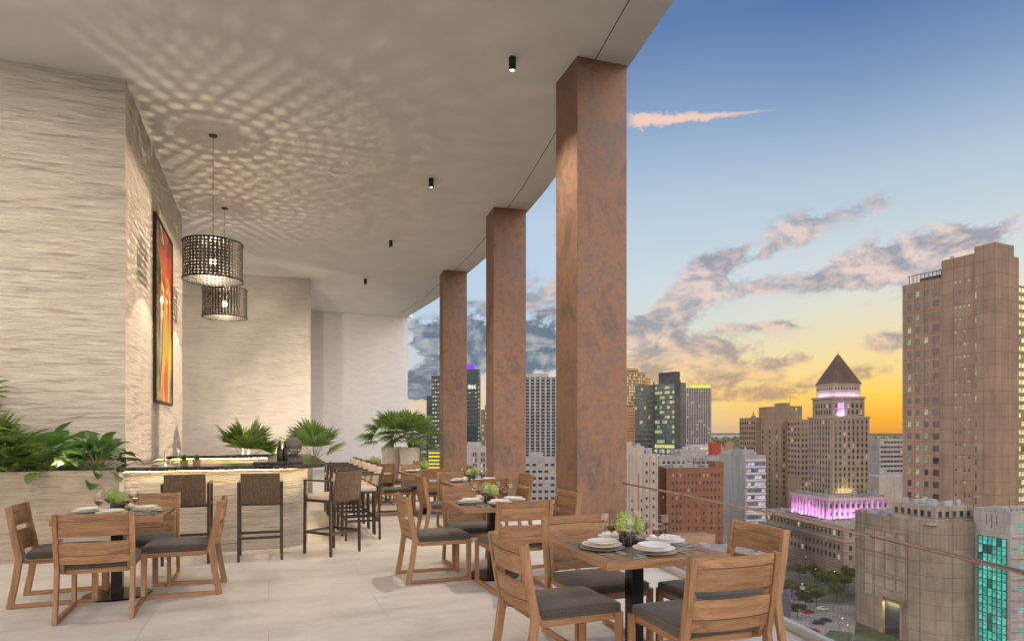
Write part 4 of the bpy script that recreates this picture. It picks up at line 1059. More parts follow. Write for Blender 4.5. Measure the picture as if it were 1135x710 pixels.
b = MB(); b.add([(x,y,zT(25.31)) for x,y in pts]+[(16.3,15.8,zT(41)),(17.4,15.8,zT(41)),(17.4,16.8,zT(41)),(16.3,16.8,zT(41))], [(0,1,5,4),(1,2,6,5),(2,3,7,6),(3,0,4,7),(4,5,6,7),(3,2,1,0)]); b.build('pyramid_roof', roofp, c.r)
MB().lathe([(.6,0),(.35,.6),(.4,.9),(.1,1.6),(0,1.7)], 10, c=(16.85,16.3,zT(41))).build('finial', cw, c.r)
# pilasters of the lit tier
b = MB()
for x in fr_(-.0, 33.7, 11)[0:]: b.box(x-1.55-.45, x-1.55+.45, -.75, -.01, zT(-44.5), zT(-35.3))
b.build('pilaster_row', cw, c.r)
b = MB()
for y in fr_(0, 33, 11): b.box(-.75, -.01, y-1.5-.45, y-1.5+.45, zT(-44.5), zT(-35.3))
b.build('pilaster_row', cw, c.r)
for z, n_ in ((zT(-42), 1.9), (zT(-38), 2.2)):
    c.wins('F', -.05, fr_(0, 33.7, 11), [z], 1.25, n_, 'few'); c.wins('L', -.05, fr_(0, 33, 11), [z], 1.25, n_, 'few')
zs = [zT(5.0-3.05*i) for i in range(13)]
c.wins('F', 6, [8.3+2.52*i for i in range(8)], zs[:4], 1.15, 1.75, 'few', .16, cw); c.wins('L', 6, [8.0+2.4*i for i in range(8)], zs[:4], 1.15, 1.75, 'few', .16, cw)
c.wins('F', 6, [8.3+2.52*i for i in range(8)], zs[4:], 1.15, 1.75, 'dim', .16, cw); c.wins('L', 6, [8.0+2.4*i for i in range(8)], zs[4:], 1.15, 1.75, 'dim', .16, cw)
clutter(c, 1.5, 32, 1, 5, zT(-32.6), 10, 6); clutter(c, -6, -2, -20, 40, zT(-44.6), 12, 7); clutter(c, 2, 40, -20, -5, zT(-44.6), 12, 8)
c.wins('F', 7.6, [9.6+2.4*i for i in range(7) if i not in (1,2)], [zT(10.2), zT(13.6)], 1.1, 2.2, 'few'); c.wins('F', 7.6, [11.5, 13.4], [zT(10.2), zT(13.6)], 1.5, 2.8, 'violet'); c.wins('L', 7.6, [9.6+2.35*i for i in range(6)], [zT(10.2), zT(13.6)], 1.1, 2.2, 'few')
c.wins('F', 9, [10.6+1.6*i for i in range(9)], [zT(22.6)], .7, 1.1, 'few'); c.wins('L', 9, [10.4+1.6*i for i in range(9)], [zT(22.6)], .7, 1.1, 'few')
c.wins('L', -7, fr_(-20, 46, 20), [zT(-48.8), zT(-55.5), zT(-60)], 1.5, 2.3, 'few'); c.wins('F', -22, fr_(-5, 42, 14), [zT(-48.8), zT(-55.5), zT(-60)], 1.5, 2.3, 'few')
b = MB()
for i in range(9): b.box(7.0+2.52*i-.28, 7.0+2.52*i+.28, 5.75, 5.99, zT(-32), zT(6.9))
for i in range(9): b.box(5.75, 5.99, 6.8+2.4*i-.28, 6.8+2.4*i+.28, zT(-32), zT(6.9))
pr_ = b.build('pilaster_row', cw, c.r); c.done()
def city_light(bl, loc, rot, size, power, color, nm='floodlight_beam'):
    ld = bpy.data.lights.new(nm, 'AREA'); lo = bpy.data.objects.new(nm, ld); COL.objects.link(lo); lo.parent = bl.r
    lo.location = loc; lo.rotation_euler = rot; ld.shape = 'RECTANGLE'; ld.size, ld.size_y = size; ld.energy = power; ld.color = color
PUR = (.70,.28,1.0)
fx = MB(); fx.box(0, 33, -3.6, -3.0, zT(-44.55), zT(-44.1)); fx.box(-3.6, -3.0, 0, 33, zT(-44.55), zT(-44.1)); fx.build('floodlight_row', dark, c.r)
city_light(c, (16.8, -3.3, zT(-43.9)), (R(180-35), 0, 0), (34, .5), 12000, PUR); city_light(c, (-3.3, 16.5, zT(-43.9)), (R(180-35), 0, R(-90)), (34, .5), 12000, PUR)
city_light(c, (16.8, 7.9, zT(18.6)), (R(180-25), 0, 0), (15, .4), 900, (.72,.52,1)); city_light(c, (7.9, 16.3, zT(18.6)), (R(180-25), 0, R(-90)), (14, .4), 900, (.72,.52,1))
city_light(c, (12.2, 6.7, zT(8.3)), (R(180-14), 0, 0), (3.2, .5), 1500, (.62,.34,1)); city_light(c, (14, 4.0, zT(-31.8)), (R(180-18), 0, 0), (9, .5), 1100, (1,.75,.30))

# ---- 2 brown office tower at the right edge
brn = stone('brown_precast', (.185,.130,.092), (.240,.172,.124), (5.0,5.9,0,.10)); 
t = Bldg('office_tower', 1103, 300, 25, 'tall brown stepped office tower at the right picture edge')
t.box('bay', 0, 14.4, 0, 8.9, 0, 155, brn); t.box('main_block', 1.0, 30, 8.92, 24.6, 0, 152.3, brn); t.box('window_block', 1.6, 30, 24.62, 44.8, 0, 144.4, brn)
t.box('east_block', 14.42, 20.5, 1.2, 8.9, 0, 150.5, brn); t.box('low_wing', 20.52, 46, 2.4, 24.5, 0, 138.1, brn)
b = MB()
for i in range(9): b.box(3+i*2.0, 3.25+i*2.0, 27, 27.25, 144.4, 148.4); b.box(2.9, 3.15, 26+i*2.0, 26.25+i*2.0, 144.4, 148.4)
b.box(3, 20, 27, 27.25, 148.4, 148.7); b.box(2.9, 3.15, 26, 43, 148.4, 148.7); b.box(8, 18, 30, 40, 144.4, 147.6); b.build('roof_screen', dark, t.r)
rows = [138.5-5.9*i for i in range(20)]
t.wins('L', 1.6, [39.6+1.9-.5, 35.9+.9, 32.4], rows[:20], 1.9, 2.6, 'green', .12, brn)
t.wins('L', 1.6, [27.6], rows[:18], 2.9, 2.9, 'few', .12, brn)
t.wins('L', 1.0, [11.8, 13.8, 15.8, 17.8], [z+2 for z in rows], .75, 1.0, 'green', 0)
t.wins('F', 2.4, [22.6, 26.2], [136-3.9*i for i in range(26)], 2.9, 2.1, 'yellow', 0, lim=200)
t.wins('L', -.02, [8.2], [z for z in rows], .5, 2.8, 'green', 0)
clutter(t, 3, 20, 10, 23, 152.3, 6, 3); t.done()

# ---- 3 drum shaped concrete building
con = stone('weathered_concrete', (.15,.122,.095), (.24,.20,.158), (3.6,4.6,0,.07), streak=.7)
con2 = stone('concrete_panels', (.21,.175,.145), (.29,.25,.21), (7.5,5.2,.5,.14), streak=.8)
d = Bldg('drum_building', 1035, 215, 14, 'bulky rounded concrete building with recessed wall panels and roof house')
def rrect(x0, x1, y0, y1, r, n=8):
    p = []
    for cx_, cy_, a0_ in ((x0+r,y0+r,180),(x1-r,y0+r,270),(x1-r,y1-r,0),(x0+r,y1-r,90)):
        for k in range(n+1): t_ = R(a0_+90*k/n); p.append((cx_+r*math.cos(t_), cy_+r*math.sin(t_)))
    return p
W3, L3, H3 = 21, 39, 39.8
out = rrect(-1.5, W3, -2.5, L3, 10.5, 14)
MB().prism(out, 0, H3).build('body', con, d.r, smooth_=30)
b = MB(); n = len(out); inn = rrect(-.9, W3-.6, -1.9, L3-.6, 9.9, 14)
v = [(x,y,H3+.002) for x,y in out]+[(x,y,H3+.002) for x,y in inn]+[(x,y,H3+.9) for x,y in out]+[(x,y,H3+.9) for x,y in inn]; f = []
for i in range(n):
    j = (i+1) % n; f += [(i,j,2*n+j,2*n+i),(n+j,n+i,3*n+i,3*n+j),(2*n+i,2*n+j,3*n+j,3*n+i),(j,i,n+i,n+j)]
b.add(v, f); b.build('parapet', con, d.r)
# vertical ribs on the rounded corner
b = MB()
for i in range(n):
    x, y = out[i]; 
    if y < 8: b.box(x-.13, x+.13, y-.13, y+.13, H3-9, H3-.6)
b.build('rib_row', con, d.r)
# recessed panel grid on the left face: frame bars stand proud
py0, py1 = 9.0, 28.2; b = MB(); b.box(-1.56, -1.502, py0, py1, 12, H3-4.2); b.build('panel_field', con2, d.r)
b = MB()
for k in range(5): y = py0+(py1-py0)*k/4; b.box(-2.0, -1.57, y-.35, y+.35, 12, H3-4)
for k in range(4): z = 12+(H3-16)*k/3; b.box(-1.95, -1.571, py0, py1, z-.28, z+.28)
b.build('panel_frame', con, d.r)
b = MB(); b.box(-2.6, -1.57, 9.6, 11.0, 0, 13); b.box(-2.6, -1.57, 18.4, 20.0, 0, 13); b.box(-2.8, -1.57, 9.0, 20.6, 13.01, 15.6); b.build('portal_frame', con, d.r)
MB().box(-1.6, -1.51, 11.02, 18.38, .1, 11.9).build('doorway', WIN['dim'], d.r)
city_light(d, (-2.5, 14.6, 11.5), (0, R(-15), 0), (.6, 6), 1100, (.95,.95,.35), 'portal_light_beam')
b = d.box('roof_house', 3, 18.5, 2.5, 20, H3+.003, H3+5.6, con2); d.box('roof_deck', -.8, W3-.7, 0, L3-3, H3+.003, H3+.25, roofm)
d.wins('L', 3, fr_(3.2, 19.4, 6), [H3+3.1], 1.3, 1.9, 'dim', .12, con); d.wins('F', 2.5, fr_(3.6, 18, 5), [H3+3.1], 1.3, 1.9, 'dim', .12, con)
b = MB()
for q in ((6,6,2,2),(10,5,3,2),(12,12,2,3),(7,14,3,2),(15,8,1.4,1.4)): b.box(q[0], q[0]+q[2], q[1], q[1]+q[3], H3+5.61, H3+6.9)
units(b, d)
clutter(d, 1, 11, 21, 33, H3+.25, 12, 4); clutter(d, 5, 17, 4, 18, H3+5.6, 7, 5)
b = MB()
for q in ((1,26,2,3),(6,28,3,2),(12,25,2,2),(3,33,3,1.5)): b.box(q[0], q[0]+q[2], q[1], q[1]+q[3], H3+.26, H3+1.7)
units(b, d); d.done()

# ---- 4 white building with the teal glass wall
whp = stone('white_panels', (.225,.215,.205), (.295,.283,.272), (3.4,3.2,.5,.05), streak=.5)
w = Bldg('glass_building', 1120, 205, 14, 'white panelled building with a tall teal lit glass wall'); hh = 70-25.4
w.box('body', 0, 30, .0, 12.3, 0, hh, whp)
b = MB(); b.box(0,30,0,.4,hh+.002,hh+1.0); b.box(0,.4,.41,12.3,hh+.002,hh+1.0); b.box(.41,30,11.9,12.3,hh+.002,hh+1.0); b.build('parapet', whp, w.r)
b = MB()
clutter(w, 2, 20, 1.5, 10, hh, 12, 14)
for k in range(5): b.box(2+k*2.4, 3.6+k*2.4, 3, 6, hh+.003, hh+1.5)
units(b, w)
for k in range(3): MB().box(-.14, -.003, 4.3+k*1.7, 4.45+k*1.7, hh-4.0-(k%2), hh-.6).build('downpipe', dark, w.r)
w.wins('L', -.04, [1.9+1.58*i for i in range(6)], [hh-9.2-2.7*i for i in range(13)], 1.5, 2.6, 'teal', 0)
b = MB()
for i in range(7): b.box(-.34, -.11, 1.1+1.58*i-.07, 1.1+1.58*i+.07, 0, hh-7.7)
for i in range(14): z = hh-7.8-2.7*i; b.box(-.30, -.11, 1.0, 10.7, z-.10, z+.10)
b.build('mullion_grid', dark, w.r)
b = MB()
for i in range(13):     # lattice braces seen behind the glass
    z = hh-7.8-2.7*i; b.bar((-.25, 1.2, z-2.6), (-.25, 5.8, z), .09); b.bar((-.25, 5.9, z-2.6), (-.25, 10.4, z), .09)
b.build('brace_row', dark, w.r)
b = MB()
for i in range(12):
    z = hh-6-3.2*i; b.add([(.6,-.5,z-1.2),(29,-.5,z-1.2),(29,-.5,z-.9),(.6,-.5,z-.9),(.6,-.02,z-.9),(29,-.02,z-.9),(.6,-.02,z-1.2),(29,-.02,z-1.2)], [(0,1,2,3),(3,2,5,4),(0,6,7,1),(0,3,4,6),(1,7,5,2)])
b.build('ledge_row', whp, w.r)
w.wins('F', 0, [4.2, 9, 14], [hh-4-6.4*i for i in range(6)], 2.6, 1.3, 'teal', 0); w.done()

# ---- 5 beige block left of the courthouse
bei = stone('beige_precast', (.19,.138,.09), (.25,.188,.128), (3,3.4,0,.07)); bei2 = stone('rosy_precast', (.225,.16,.12), (.285,.21,.16), (3,3.4,0,.07))
e = Bldg('office_block', 866, 430, 12, 'beige office slab with blind top directly left of the courthouse')
wr, ll = solve(866, 430, 12, 889, 841); e.box('body', 0, wr, 0, ll, 0, 86.5, bei)
e.box('wing', 4, 4+13.5, -14, -.02, 0, 77.5, bei2); 
e.wins('L', -.02, fr_(.8, ll-.8, 3), [70-3.6*i for i in range(14)], 1.2, 1.9, 'dim'); 
e.wins('F', 0, [1.9], [70-3.6*i for i in range(12)], 1.2, 1.9, 'dim'); e.wins('F', -14, fr_(4.2, 17.3, 5), [75-3.45*i for i in range(15)], 1.35, 2.0, 'few'); e.wins('L', 4, fr_(-13.6, -.6, 4), [75-3.45*i for i in range(10)], 1.35, 2.0, 'few')
e.wins('F', 0, fr_(wr-6.5, wr-.5, 4), [84.5, 81.4], 1.0, 1.8, 'few'); MB().tube([(wr*.6, 4, 86.5), (wr*.6, 4, 95)], .12, 5).build('mast', dark, e.r); e.box('roof_house', 3, 8, 3, 12, 86.51, 88.6, bei); e.done()
e = Bldg('office_block', 838, 452, 12, 'lower beige office wing with close window rows left of the slab')
wr, ll = solve(838, 452, 12, 846, 819.6); e.box('body', 0, wr, 0, ll, 0, 79.5, bei); e.wins('L', 0, fr_(.5, ll-.5, 7), [76-3.5*i for i in range(12)], 1.4, 1.8, 'few')
MB().lathe([(1.6,0),(1.4,1.2),(.5,2.0),(.3,4),(0,4.2)], 10, c=(3, 8, 79.5)).build('roof_turret', bei, e.r); e.done()

# ---- 6 grey blank wall with office front
gw = stone('grey_render', (.20,.198,.20), (.25,.248,.25), streak=.7); lt = stone('light_frames', (.34,.33,.34), (.45,.44,.45))
e = Bldg('office_building', 825.6, 330, 14, 'grey windowless side wall with a lit office front to its right')
wr, ll = solve(825.6, 330, 14, 848.5, 797.2); e.box('body', 0, wr, 0, ll, 0, 58.3, gw); e.box('roof_house', 1, wr*.6, 3, 12, 58.31, 61, gw); e.box('roof_house', 1.5, 6, 15, 24, 58.31, 60, ac)
clutter(e, 1, wr-1, 1, 28, 58.3, 9, 10); e.wins('F', -.05, fr_(1.4, wr-.2, 5), [54-3.3*i for i in range(16)], 1.75, 1.6, 'office')
b = MB()
for i in range(17): b.box(.2, wr, -.5, -.12, 55.4-3.3*i, 56.2-3.3*i)
b.build('sunshade_row', lt, e.r); e.done()

# ---- 7 red brick block
def brickm(nm, a, b_):
    m = MT(nm, .9, spec=.15); m.color(m.mix(.6, m.ramp(m.noise(.25, 7, .65), [(.3, a), (.7, b_)]), m.ramp(m.noise(3.5, 4, .8, (1,1,2.5)), [(.3,(.62,.6,.58)),(.65,(1.12,1.1,1.05))]), 'MULTIPLY')); return m.m
bk = brickm('red_brick', (.130,.062,.040), (.19,.092,.060))
e = Bldg('brick_building', 738.6, 300, 10, 'red brick block with rows of small windows and white roof')
wr, ll = solve(738.6, 300, 10, 801.8, None); ll = 17; e.box('body', 0, wr, 0, ll, 0, 53.0, bk)
b = MB(); b.box(0,wr,0,.35,53.001,53.7); b.box(0,.35,.351,ll,53.001,53.7); b.box(wr-.35,wr,.351,ll,53.001,53.7); b.box(.351,wr-.351,ll-.35,ll,53.001,53.7); b.build('parapet', bk, e.r)
e.box('stair_head', wr-4.2, wr+.1, -.15, 6, 53.71, 56.4, bk); e.box('roof', .4, wr-.4, .4, ll-.4, 53.002, 53.2, whp)
clutter(e, 3, wr-5, 2, 15, 53.2, 10, 9); us = fr_(2.2, wr-1.2, 13); e.wins('F', 0, us, [50.3-3.35*i for i in range(4)], .62, 1.25, 'dim'); e.wins('F', 0, us[::2]+us[1:2], [36.4-3.35*i for i in range(7)], .7, 1.3, 'few'); e.wins('L', 0, fr_(2, ll-1, 5), [50.3-3.35*i for i in range(5)], .62, 1.25, 'few')
b = MB(); b.box(5, 8, 4, 7, 53.21, 55); b.box(14, 17, 9, 12, 53.21, 55.6); units(b, e)
b = MB()
for k in range(5): b.tube([(15+k*1.5, 4+k%2, 53.2), (15+k*1.5, 4+k%2, 58)], .12, 5)
for k in range(4): b.tube([(15, 4+.3*k, 54+k), (21, 4+.3*k, 54.4+k)], .10, 5)
b.build('roof_frame', dark, e.r)
MB().box(2, 19, -9, -.02, 0, 24.5).build('annex', brickm('tan_brick', (.24,.15,.10), (.32,.21,.15)), e.r); e.done()
e = Bldg('low_building', 757, 292, 10, 'white flat roofed low building in front of the brick block'); e.box('body', 0, 26, -14, -1, 0, 20.5, whp); e.box('roof', .5, 25.5, -13.5, -1.5, 20.51, 20.8, roofm); e.box('roof_unit', 4, 8, -10, -6, 20.81, 22.4, ac); e.done()

# ---- 8 white art deco block
deco = stone('cream_stucco', (.245,.215,.19), (.32,.285,.255), streak=.6); bro = stone('terracotta', (.20,.10,.065), (.26,.14,.09))
e = Bldg('stucco_building', 696, 290, 4, 'cream art deco block with brown vertical groove left of the brick block')
wr = 13.2; e.box('body', -6, wr, 0, 14, 0, 60.3, deco); e.box('upper_body', -6, 7.4, .5, 13, 60.31, 63.7, deco); e.box('roof_house', -1, 2, 2, 6, 63.71, 65.6, deco); e.box('roof_house', 8, 11.5, 3, 8, 60.31, 62.8, ac)
clutter(e, 8, 12, 2, 12, 60.3, 6, 11); clutter(e, 0, 6, 2, 12, 63.7, 5, 12); e.box('groove', 4.2, 5.0, -.08, -.002, 14, 52, bro); e.box('groove', 9.5, 9.85, -.08, -.002, 10, 59.5, bro)
b = MB()
for x in (-.3, .9, 2.6, 7.0, 12.9): b.box(x-.25, x+.25, -.35, -.005, 0, 60)
b.build('pilaster_row', deco, e.r)
e.wins('F', 0, [8.3, 11.3], [56-3.75*i for i in range(13)], .8, 1.25, 'few', .15, deco); e.wins('F', 0, [1.8, 6.0], [40-3.75*i for i in range(9)], .7, 1.1, 'few'); e.done()

# ---- 9 glass office with lit floors
gl = stone('blue_grey_glass', (.055,.080,.080), (.09,.12,.118), (3.2,3.9,0,.22), rough=.25)
e = Bldg('glass_office', 754.5, 520, 35, 'dark glass office block with lit yellow floors and rooftop box')
_, ll = solve(754.5, 520, 35, None, 703.8); HH = 70+38.2; e.box('body', 0, 6, 0, ll, 0, HH, gl)
ym = solve(754.5, 520, 35, None, 725.5)[1]; yb = solve(754.5, 520, 35, None, 748.5)[1]; yc = solve(754.5, 520, 35, None, 729.5)[1]
e.box('rooftop_box', .5, 5.5, yb, yc, HH+.01, HH+9, dark); e.box('side_slab', -1.0, -.02, ym, ym+1.0, 0, HH+2, dark); e.box('side_slab', -1.0, -.02, 0, 5.5, 0, HH+1.6, dark)
zs = [HH-3.2-3.9*i for i in range(20)]
e.wins('L', -.05, fr_(6, ym-.3, 8), zs[:12], (ym-6.3)/8*.93, 2.3, 'warm')
e.wins('L', -.05, fr_(6, ym-.3, 8), zs[12:], (ym-6.3)/8*.93, 2.6, 'yellow'); e.wins('L', -.05, fr_(ym+1.4, ll-.5, 12), zs, (ll-ym)/12*.8, 2.5, 'few'); e.done()
# ---- 10 mullioned slab with lime lit roof
e = Bldg('apartment_slab', 756.8, 640, 3, 'dark ribbed apartment slab with a lime green lit roof'); HH = 70+41.8
wr = solve(756.8, 640, 3, 788.4)[0]; ds = stone('ribbed_slab', (.09,.085,.085), (.14,.13,.13)); e.box('body', -2, wr, 0, 18, 0, HH, ds)
b = MB()
for x in fr_(0, wr, 12): b.box(x-.28, x+.28, -.6, -.01, 8, HH)
b.build('rib_row', stone('pale_ribs', (.26,.25,.26), (.34,.33,.34)), e.r)
e.wins('F', 0, [x+1.1 for x in fr_(0, wr, 12)][:-1], [HH-3-3.6*i for i in range(27)], 1.4, 1.9, 'dim')
lm = MT('lime_glow', .5); lm.color((.2,.3,.02)); lm.emit((.42,.62,.03), 1.0); e.box('roof_light_band', wr*.35, wr-.5, 1, 8, HH+.02, HH+2.6, lm.m)
e.box('podium', -2, wr+2, -14, -.62, 0, 55, lt); e.wins('F', -14, fr_(-1, wr+1, 9), [52, 48.4], 2.4, 1.6, 'yellow', lim=160); e.done()
# ---- 11 orange lit tower behind
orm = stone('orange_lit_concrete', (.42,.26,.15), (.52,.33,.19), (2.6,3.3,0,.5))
e = Bldg('residential_tower', 697, 700, 12, 'orange brown stepped residential tower behind the glass office'); HH = 70+66
e.box('body', -12, 10.5, 0, 24, 0, HH, orm); e.box('step', 10.52, 19.5, 2, 24, 0, HH-3.5, orm); e.box('step', 19.52, 26.5, 4, 24, 0, HH-9, orm)
b = MB()
for k in range(38):
    z = HH-2-3.3*k; b.box(-11.5, 10, -1.0, -.01, z-.2, z+.5); b.box(10.6, 19.2, 1.0, 1.99, z-3.7, z-3.0)
b.build('balcony_row', orm, e.r); e.wins('F', 0, fr_(-10, 10, 8), [HH-3.5-3.3*i for i in range(12)], 1.5, 2.0, 'warm'); e.wins('F', 2, fr_(11, 19, 3), [HH-7-3.3*i for i in range(20)], 1.5, 2.0, 'warm', lim=180); e.done()

# ---- 12 white balcony condominium seen between the columns
wc = stone('white_condo', (.22,.22,.225), (.29,.29,.295)); dg = stone('condo_glass', (.05,.06,.075), (.09,.10,.12))
e = Bldg('condominium', 585, 640, 0, 'wide grey white condominium with vertical balcony stacks between the columns'); HH = 70+52
e.box('body', -40, 34, 0, 20, 0, HH, dg); e.box('roof_house', -20, 20, 4, 16, HH+.01, HH+4, wc)
b = MB()
for k in range(15): x = -38+k*5.0; b.box(x-.9, x+.9, -1.9, -1.41, 0, HH+.5)
b.build('fin_row', wc, e.r)
b = MB()
for k in range(33):
    z = HH-2-3.1*k
    b.box(-37, 33, -1.4, -.01, z-.16, z+.72)
b.build('balcony_row', wc, e.r)
e.done()
e = Bldg('low_building', 582, 400, 8, 'long white low building with strip windows below the condominium'); e.box('body', -6, 32, 0, 20, 0, 54, whp); e.box('roof', -5.5, 31.5, .5, 19.5, 54.01, 54.3, roofm); e.wins('F', 0, fr_(-4, 30, 9), [50-4*i for i in range(8)], 2.2, 1.5, 'dim'); e.box('roof_house', 4, 12, 5, 12, 54.31, 57.5, whp); e.done()
# ---- 13 dark glass tower with purple crown
tg = stone('dark_teal_glass', (.012,.030,.038), (.03,.06,.072), (2.4,3.6,0,.18), rough=.2)
e = Bldg('glass_tower', 531.6, 600, 0, 'slim dark glass tower with purple crown and white letters'); HH = 70+56
e.box('body', -26, 0, 0, 20, 0, HH, tg); pm = MT('purple_glow', .5); pm.color((.05,.01,.2)); pm.emit((.16,.02,.85), 1.0); e.box('crown', -26, -4.5, 1, 18, HH+.01, HH+4.5, pm.m)
e.wins('F', 0, [-.9], [HH-2-3.6*i for i in range(30)], .9, 1.6, 'warm'); e.wins('F', 0, fr_(-24, -2, 8), [HH-14-3.6*i for i in range(11)], 2.0, .8, 'few')
fc = bpy.data.curves.new('sign', 'FONT'); fc.body = 'est'; fc.size = 6.2; fc.extrude = .15; fc.align_x = 'RIGHT'; fo = bpy.data.objects.new('sign_tmp', fc)
me = bpy.data.meshes.new_from_object(fo); so_ = bpy.data.objects.new('lettering', me); COL.objects.link(so_); so_.parent = e.r; so_.location = (-3.2, -.3, HH-17.5); so_.rotation_euler = (R(90),0,0)
bpy.data.objects.remove(fo); sg = MT('sign_glow', .5); sg.color((.7,.7,.7)); sg.emit((.9,.9,.95), .9); me.materials.clear(); me.materials.append(sg.m); e.done()
e = Bldg('apartment_block', 533, 520, 0, 'olive apartment block beside the purple crowned tower'); om = stone('olive_facade', (.14,.13,.09), (.21,.19,.13), (2.4,3.2,0,.4)); e.box('body', 0, 18, 0, 14, 0, 87, om); e.wins('F', 0, fr_(.5, 17, 7), [84-3.2*i for i in range(14)], 1.3, 1.5, 'warm'); e.box('roof_house', 3, 9, 3, 9, 87.01, 91, om); e.done()
e = Bldg('low_building', 516, 380, 3, 'pale low block with dark vertical window slots below the glass tower'); e.box('body', -3, 15, 0, 18, 0, 61.5, whp); e.box('roof_house', 1, 9, 3, 9, 61.51, 64, ac); e.wins('F', 0, [4.6, 5.9, 9.2, 10.5], [57-3.1*i for i in range(10)], .8, 2.3, 'few'); e.done()
# ---- 14 dark tower and yellow car park at the far left
e = Bldg('dark_tower', 475, 560, -12, 'slim dark tower with scattered lit windows right of the white pots'); e.box('body', 2.6, 16, 0, 14, 0, 116.5, tg); e.box('low_body', -2.5, 2.58, 2, 14, 0, 100, tg); e.wins('F', 0, fr_(3, 12, 4), [113-3.4*i for i in range(22)], 1.5, 1.4, 'warm'); e.done()
e = Bldg('parking_garage', 474, 400, -8, 'parking garage with bright yellow lit decks far left'); e.box('core', 0, 14, 1.5, 16, 0, 59.5, dark)
ym_ = MT('garage_light', .5); ym_.color((.5,.42,.05)); ym_.emit((.85,.72,.05), .9)
for k in range(7): e.box('deck', 0, 14, 0, 1.49, 58-2.2*k, 58.9-2.2*k, om); e.box('light_band', .3, 13.7, 1.2, 1.48, 56.9-2.2*k, 57.6-2.2*k, ym_.m)
e.done()
# ---- 15 behind: long office right of the courthouse, red box, white roofs
e = Bldg('long_office', 975, 560, 12, 'long pale office with horizontal window bands right of the courthouse'); wr = 40
e.box('body', 0, wr, 0, 16, 0, 64, whp); e.wins('F', 0, fr_(.6, wr-.5, 12), [61-4.0*i for i in range(9)], 2.9, 1.8, 'dim'); e.box('podium', -18, wr, -20, -.02, 0, 34, deco); e.done()
e = Bldg('low_building', 731, 400, 6, 'white flat building with rooftop pipes behind the brick block'); e.box('body', 0, 46, 0, 22, 0, 55, whp); e.box('upper_body', 14, 30, 3, 20, 55.01, 59, whp); e.box('roof', .5, 13.5, .5, 21, 55.01, 55.3, ac); e.wins('F', 0, fr_(1, 44, 14), [51.5], 1.6, 1.4, 'few')
b = MB()
for x_ in (16, 20, 24): b.box(x_, x_+2.4, 4, 6, 59.02, 60.9)
clutter(e, 2, 44, 2, 18, 57, 16, 13)
units(b, e); e.done()
rb = MT('red_box_paint', .6); rb.color((.28,.035,.02)); o = Bldg('red_roof_box', 789, 440, 6, 'dark red box building standing above the white roofs'); o.box('body', 0, 6.6, 0, 6, 0, 62, rb.m); o.box('rim', -.2, 6.8, -.2, 6.2, 62.01, 62.6, rb.m); o.done()
e = Bldg('low_building', 756, 560, 3, 'long low building with lit strip under the ribbed slab'); e.box('body', 0, 34, 0, 12, 0, 59, lt); e.wins('F', 0, fr_(.5, 33, 11), [56, 52.5], 2.4, 1.7, 'yellow'); e.done()

# ---- trees
tl = MT('street_tree_leaf', .8, spec=.2); g_ = tl.t.nodes.new('ShaderNodeNewGeometry')
tl.color(tl.ramp(g_.outputs['Random Per Island'], [(0,(.025,.034,.010)),(.6,(.062,.072,.020)),(1,(.12,.12,.035))])); bark = stone('bark', (.05,.04,.03), (.09,.07,.055))
def tree_proto(seed, h, spread, nleaf, ls):
    rnd = random.Random(seed); r = empty('street_tree', (0,0,G)); tag(r, 'x', 'tree', 'trees around the parking lot')
    tb = MB(); th = h*.38; tb.tube([(0,0,-.2),(.1,.05,th*.6),(.0,.1,th)], [h*.03,h*.024,h*.018], 7); lobes = []
    for k in range(9):
        t_ = k*2.4+rnd.uniform(-.4,.4); rr_ = spread*rnd.uniform(.2,.62); z = h*rnd.uniform(.5,.84); q = Vector((rr_*math.cos(t_), rr_*math.sin(t_), z)); lobes.append((q, h*rnd.uniform(.13,.21)))
        tb.tube([(0,.1,th*.95), (q.x*.5, q.y*.5, (th+z)*.5), q], [h*.013,h*.008,h*.004], 5)
    tb.build('trunk', bark, r); b = MB()
    for i in range(nleaf):
        q, s = lobes[rnd.randrange(len(lobes))]; n_ = Vector((rnd.gauss(0,1), rnd.gauss(0,1), rnd.gauss(0,.75))).normalized(); p = q+n_*s*rnd.uniform(.55,1.15)*(1 if n_.z > -.3 else .6)
        a = Vector((rnd.gauss(0,1), rnd.gauss(0,1), rnd.gauss(0,1))).normalized(); c2 = a.orthogonal().normalized(); z_ = ls*rnd.uniform(.6,1.3)
        b.add([p-a*z_-c2*z_*.5, p+a*z_-c2*z_*.3, p+a*z_*.5+c2*z_, p-a*z_*.8+c2*z_*.7], [(0,1,2,3)])
    b.build('crown', tl.m, r); return r
tps = [tree_proto(1, 11, 7.5, 2600, .34), tree_proto(2, 9, 5.5, 2000, .32), tree_proto(5, 13, 6, 2600, .36)]
tf = [True]*3
spots = [(893,262,0,'broad round tree nearest the chair back at the parking lot'),(884,250,1,'dark tree at the left lower corner of the parking lot'),(905,268,0,'spreading tree in the middle of the parking lot trees'),(914,292,2,'tall tree against the courthouse plinth wall'),
 (932,286,2,'dense tree directly left of the drum building'),(927,276,0,'dark low tree beside the drum building foot'),(940,300,2,'tall tree rising at the drum building edge'),(903,304,2,'slim tree in front of the plinth windows'),(886,318,1,'small tree at the left end of the plinth'),(921,308,1,'small tree between plinth and tall trees'),
 (877,280,0,'tree half hidden behind the chair back'),(898,285,1,'middle small tree behind the round parking lot trees')]
for px, Z, k, lb in spots:
    place(tps[k], tf[k], wpos(px, Z), px*.7, lb, scale=(.74,)*3); tf[k] = False
far_lb = 'small distant tree among the low city blocks far below'
rnd = random.Random(11); fp = tree_proto(9, 11, 7, 260, 1.0); fp['group'] = 'distant trees'; ff = True
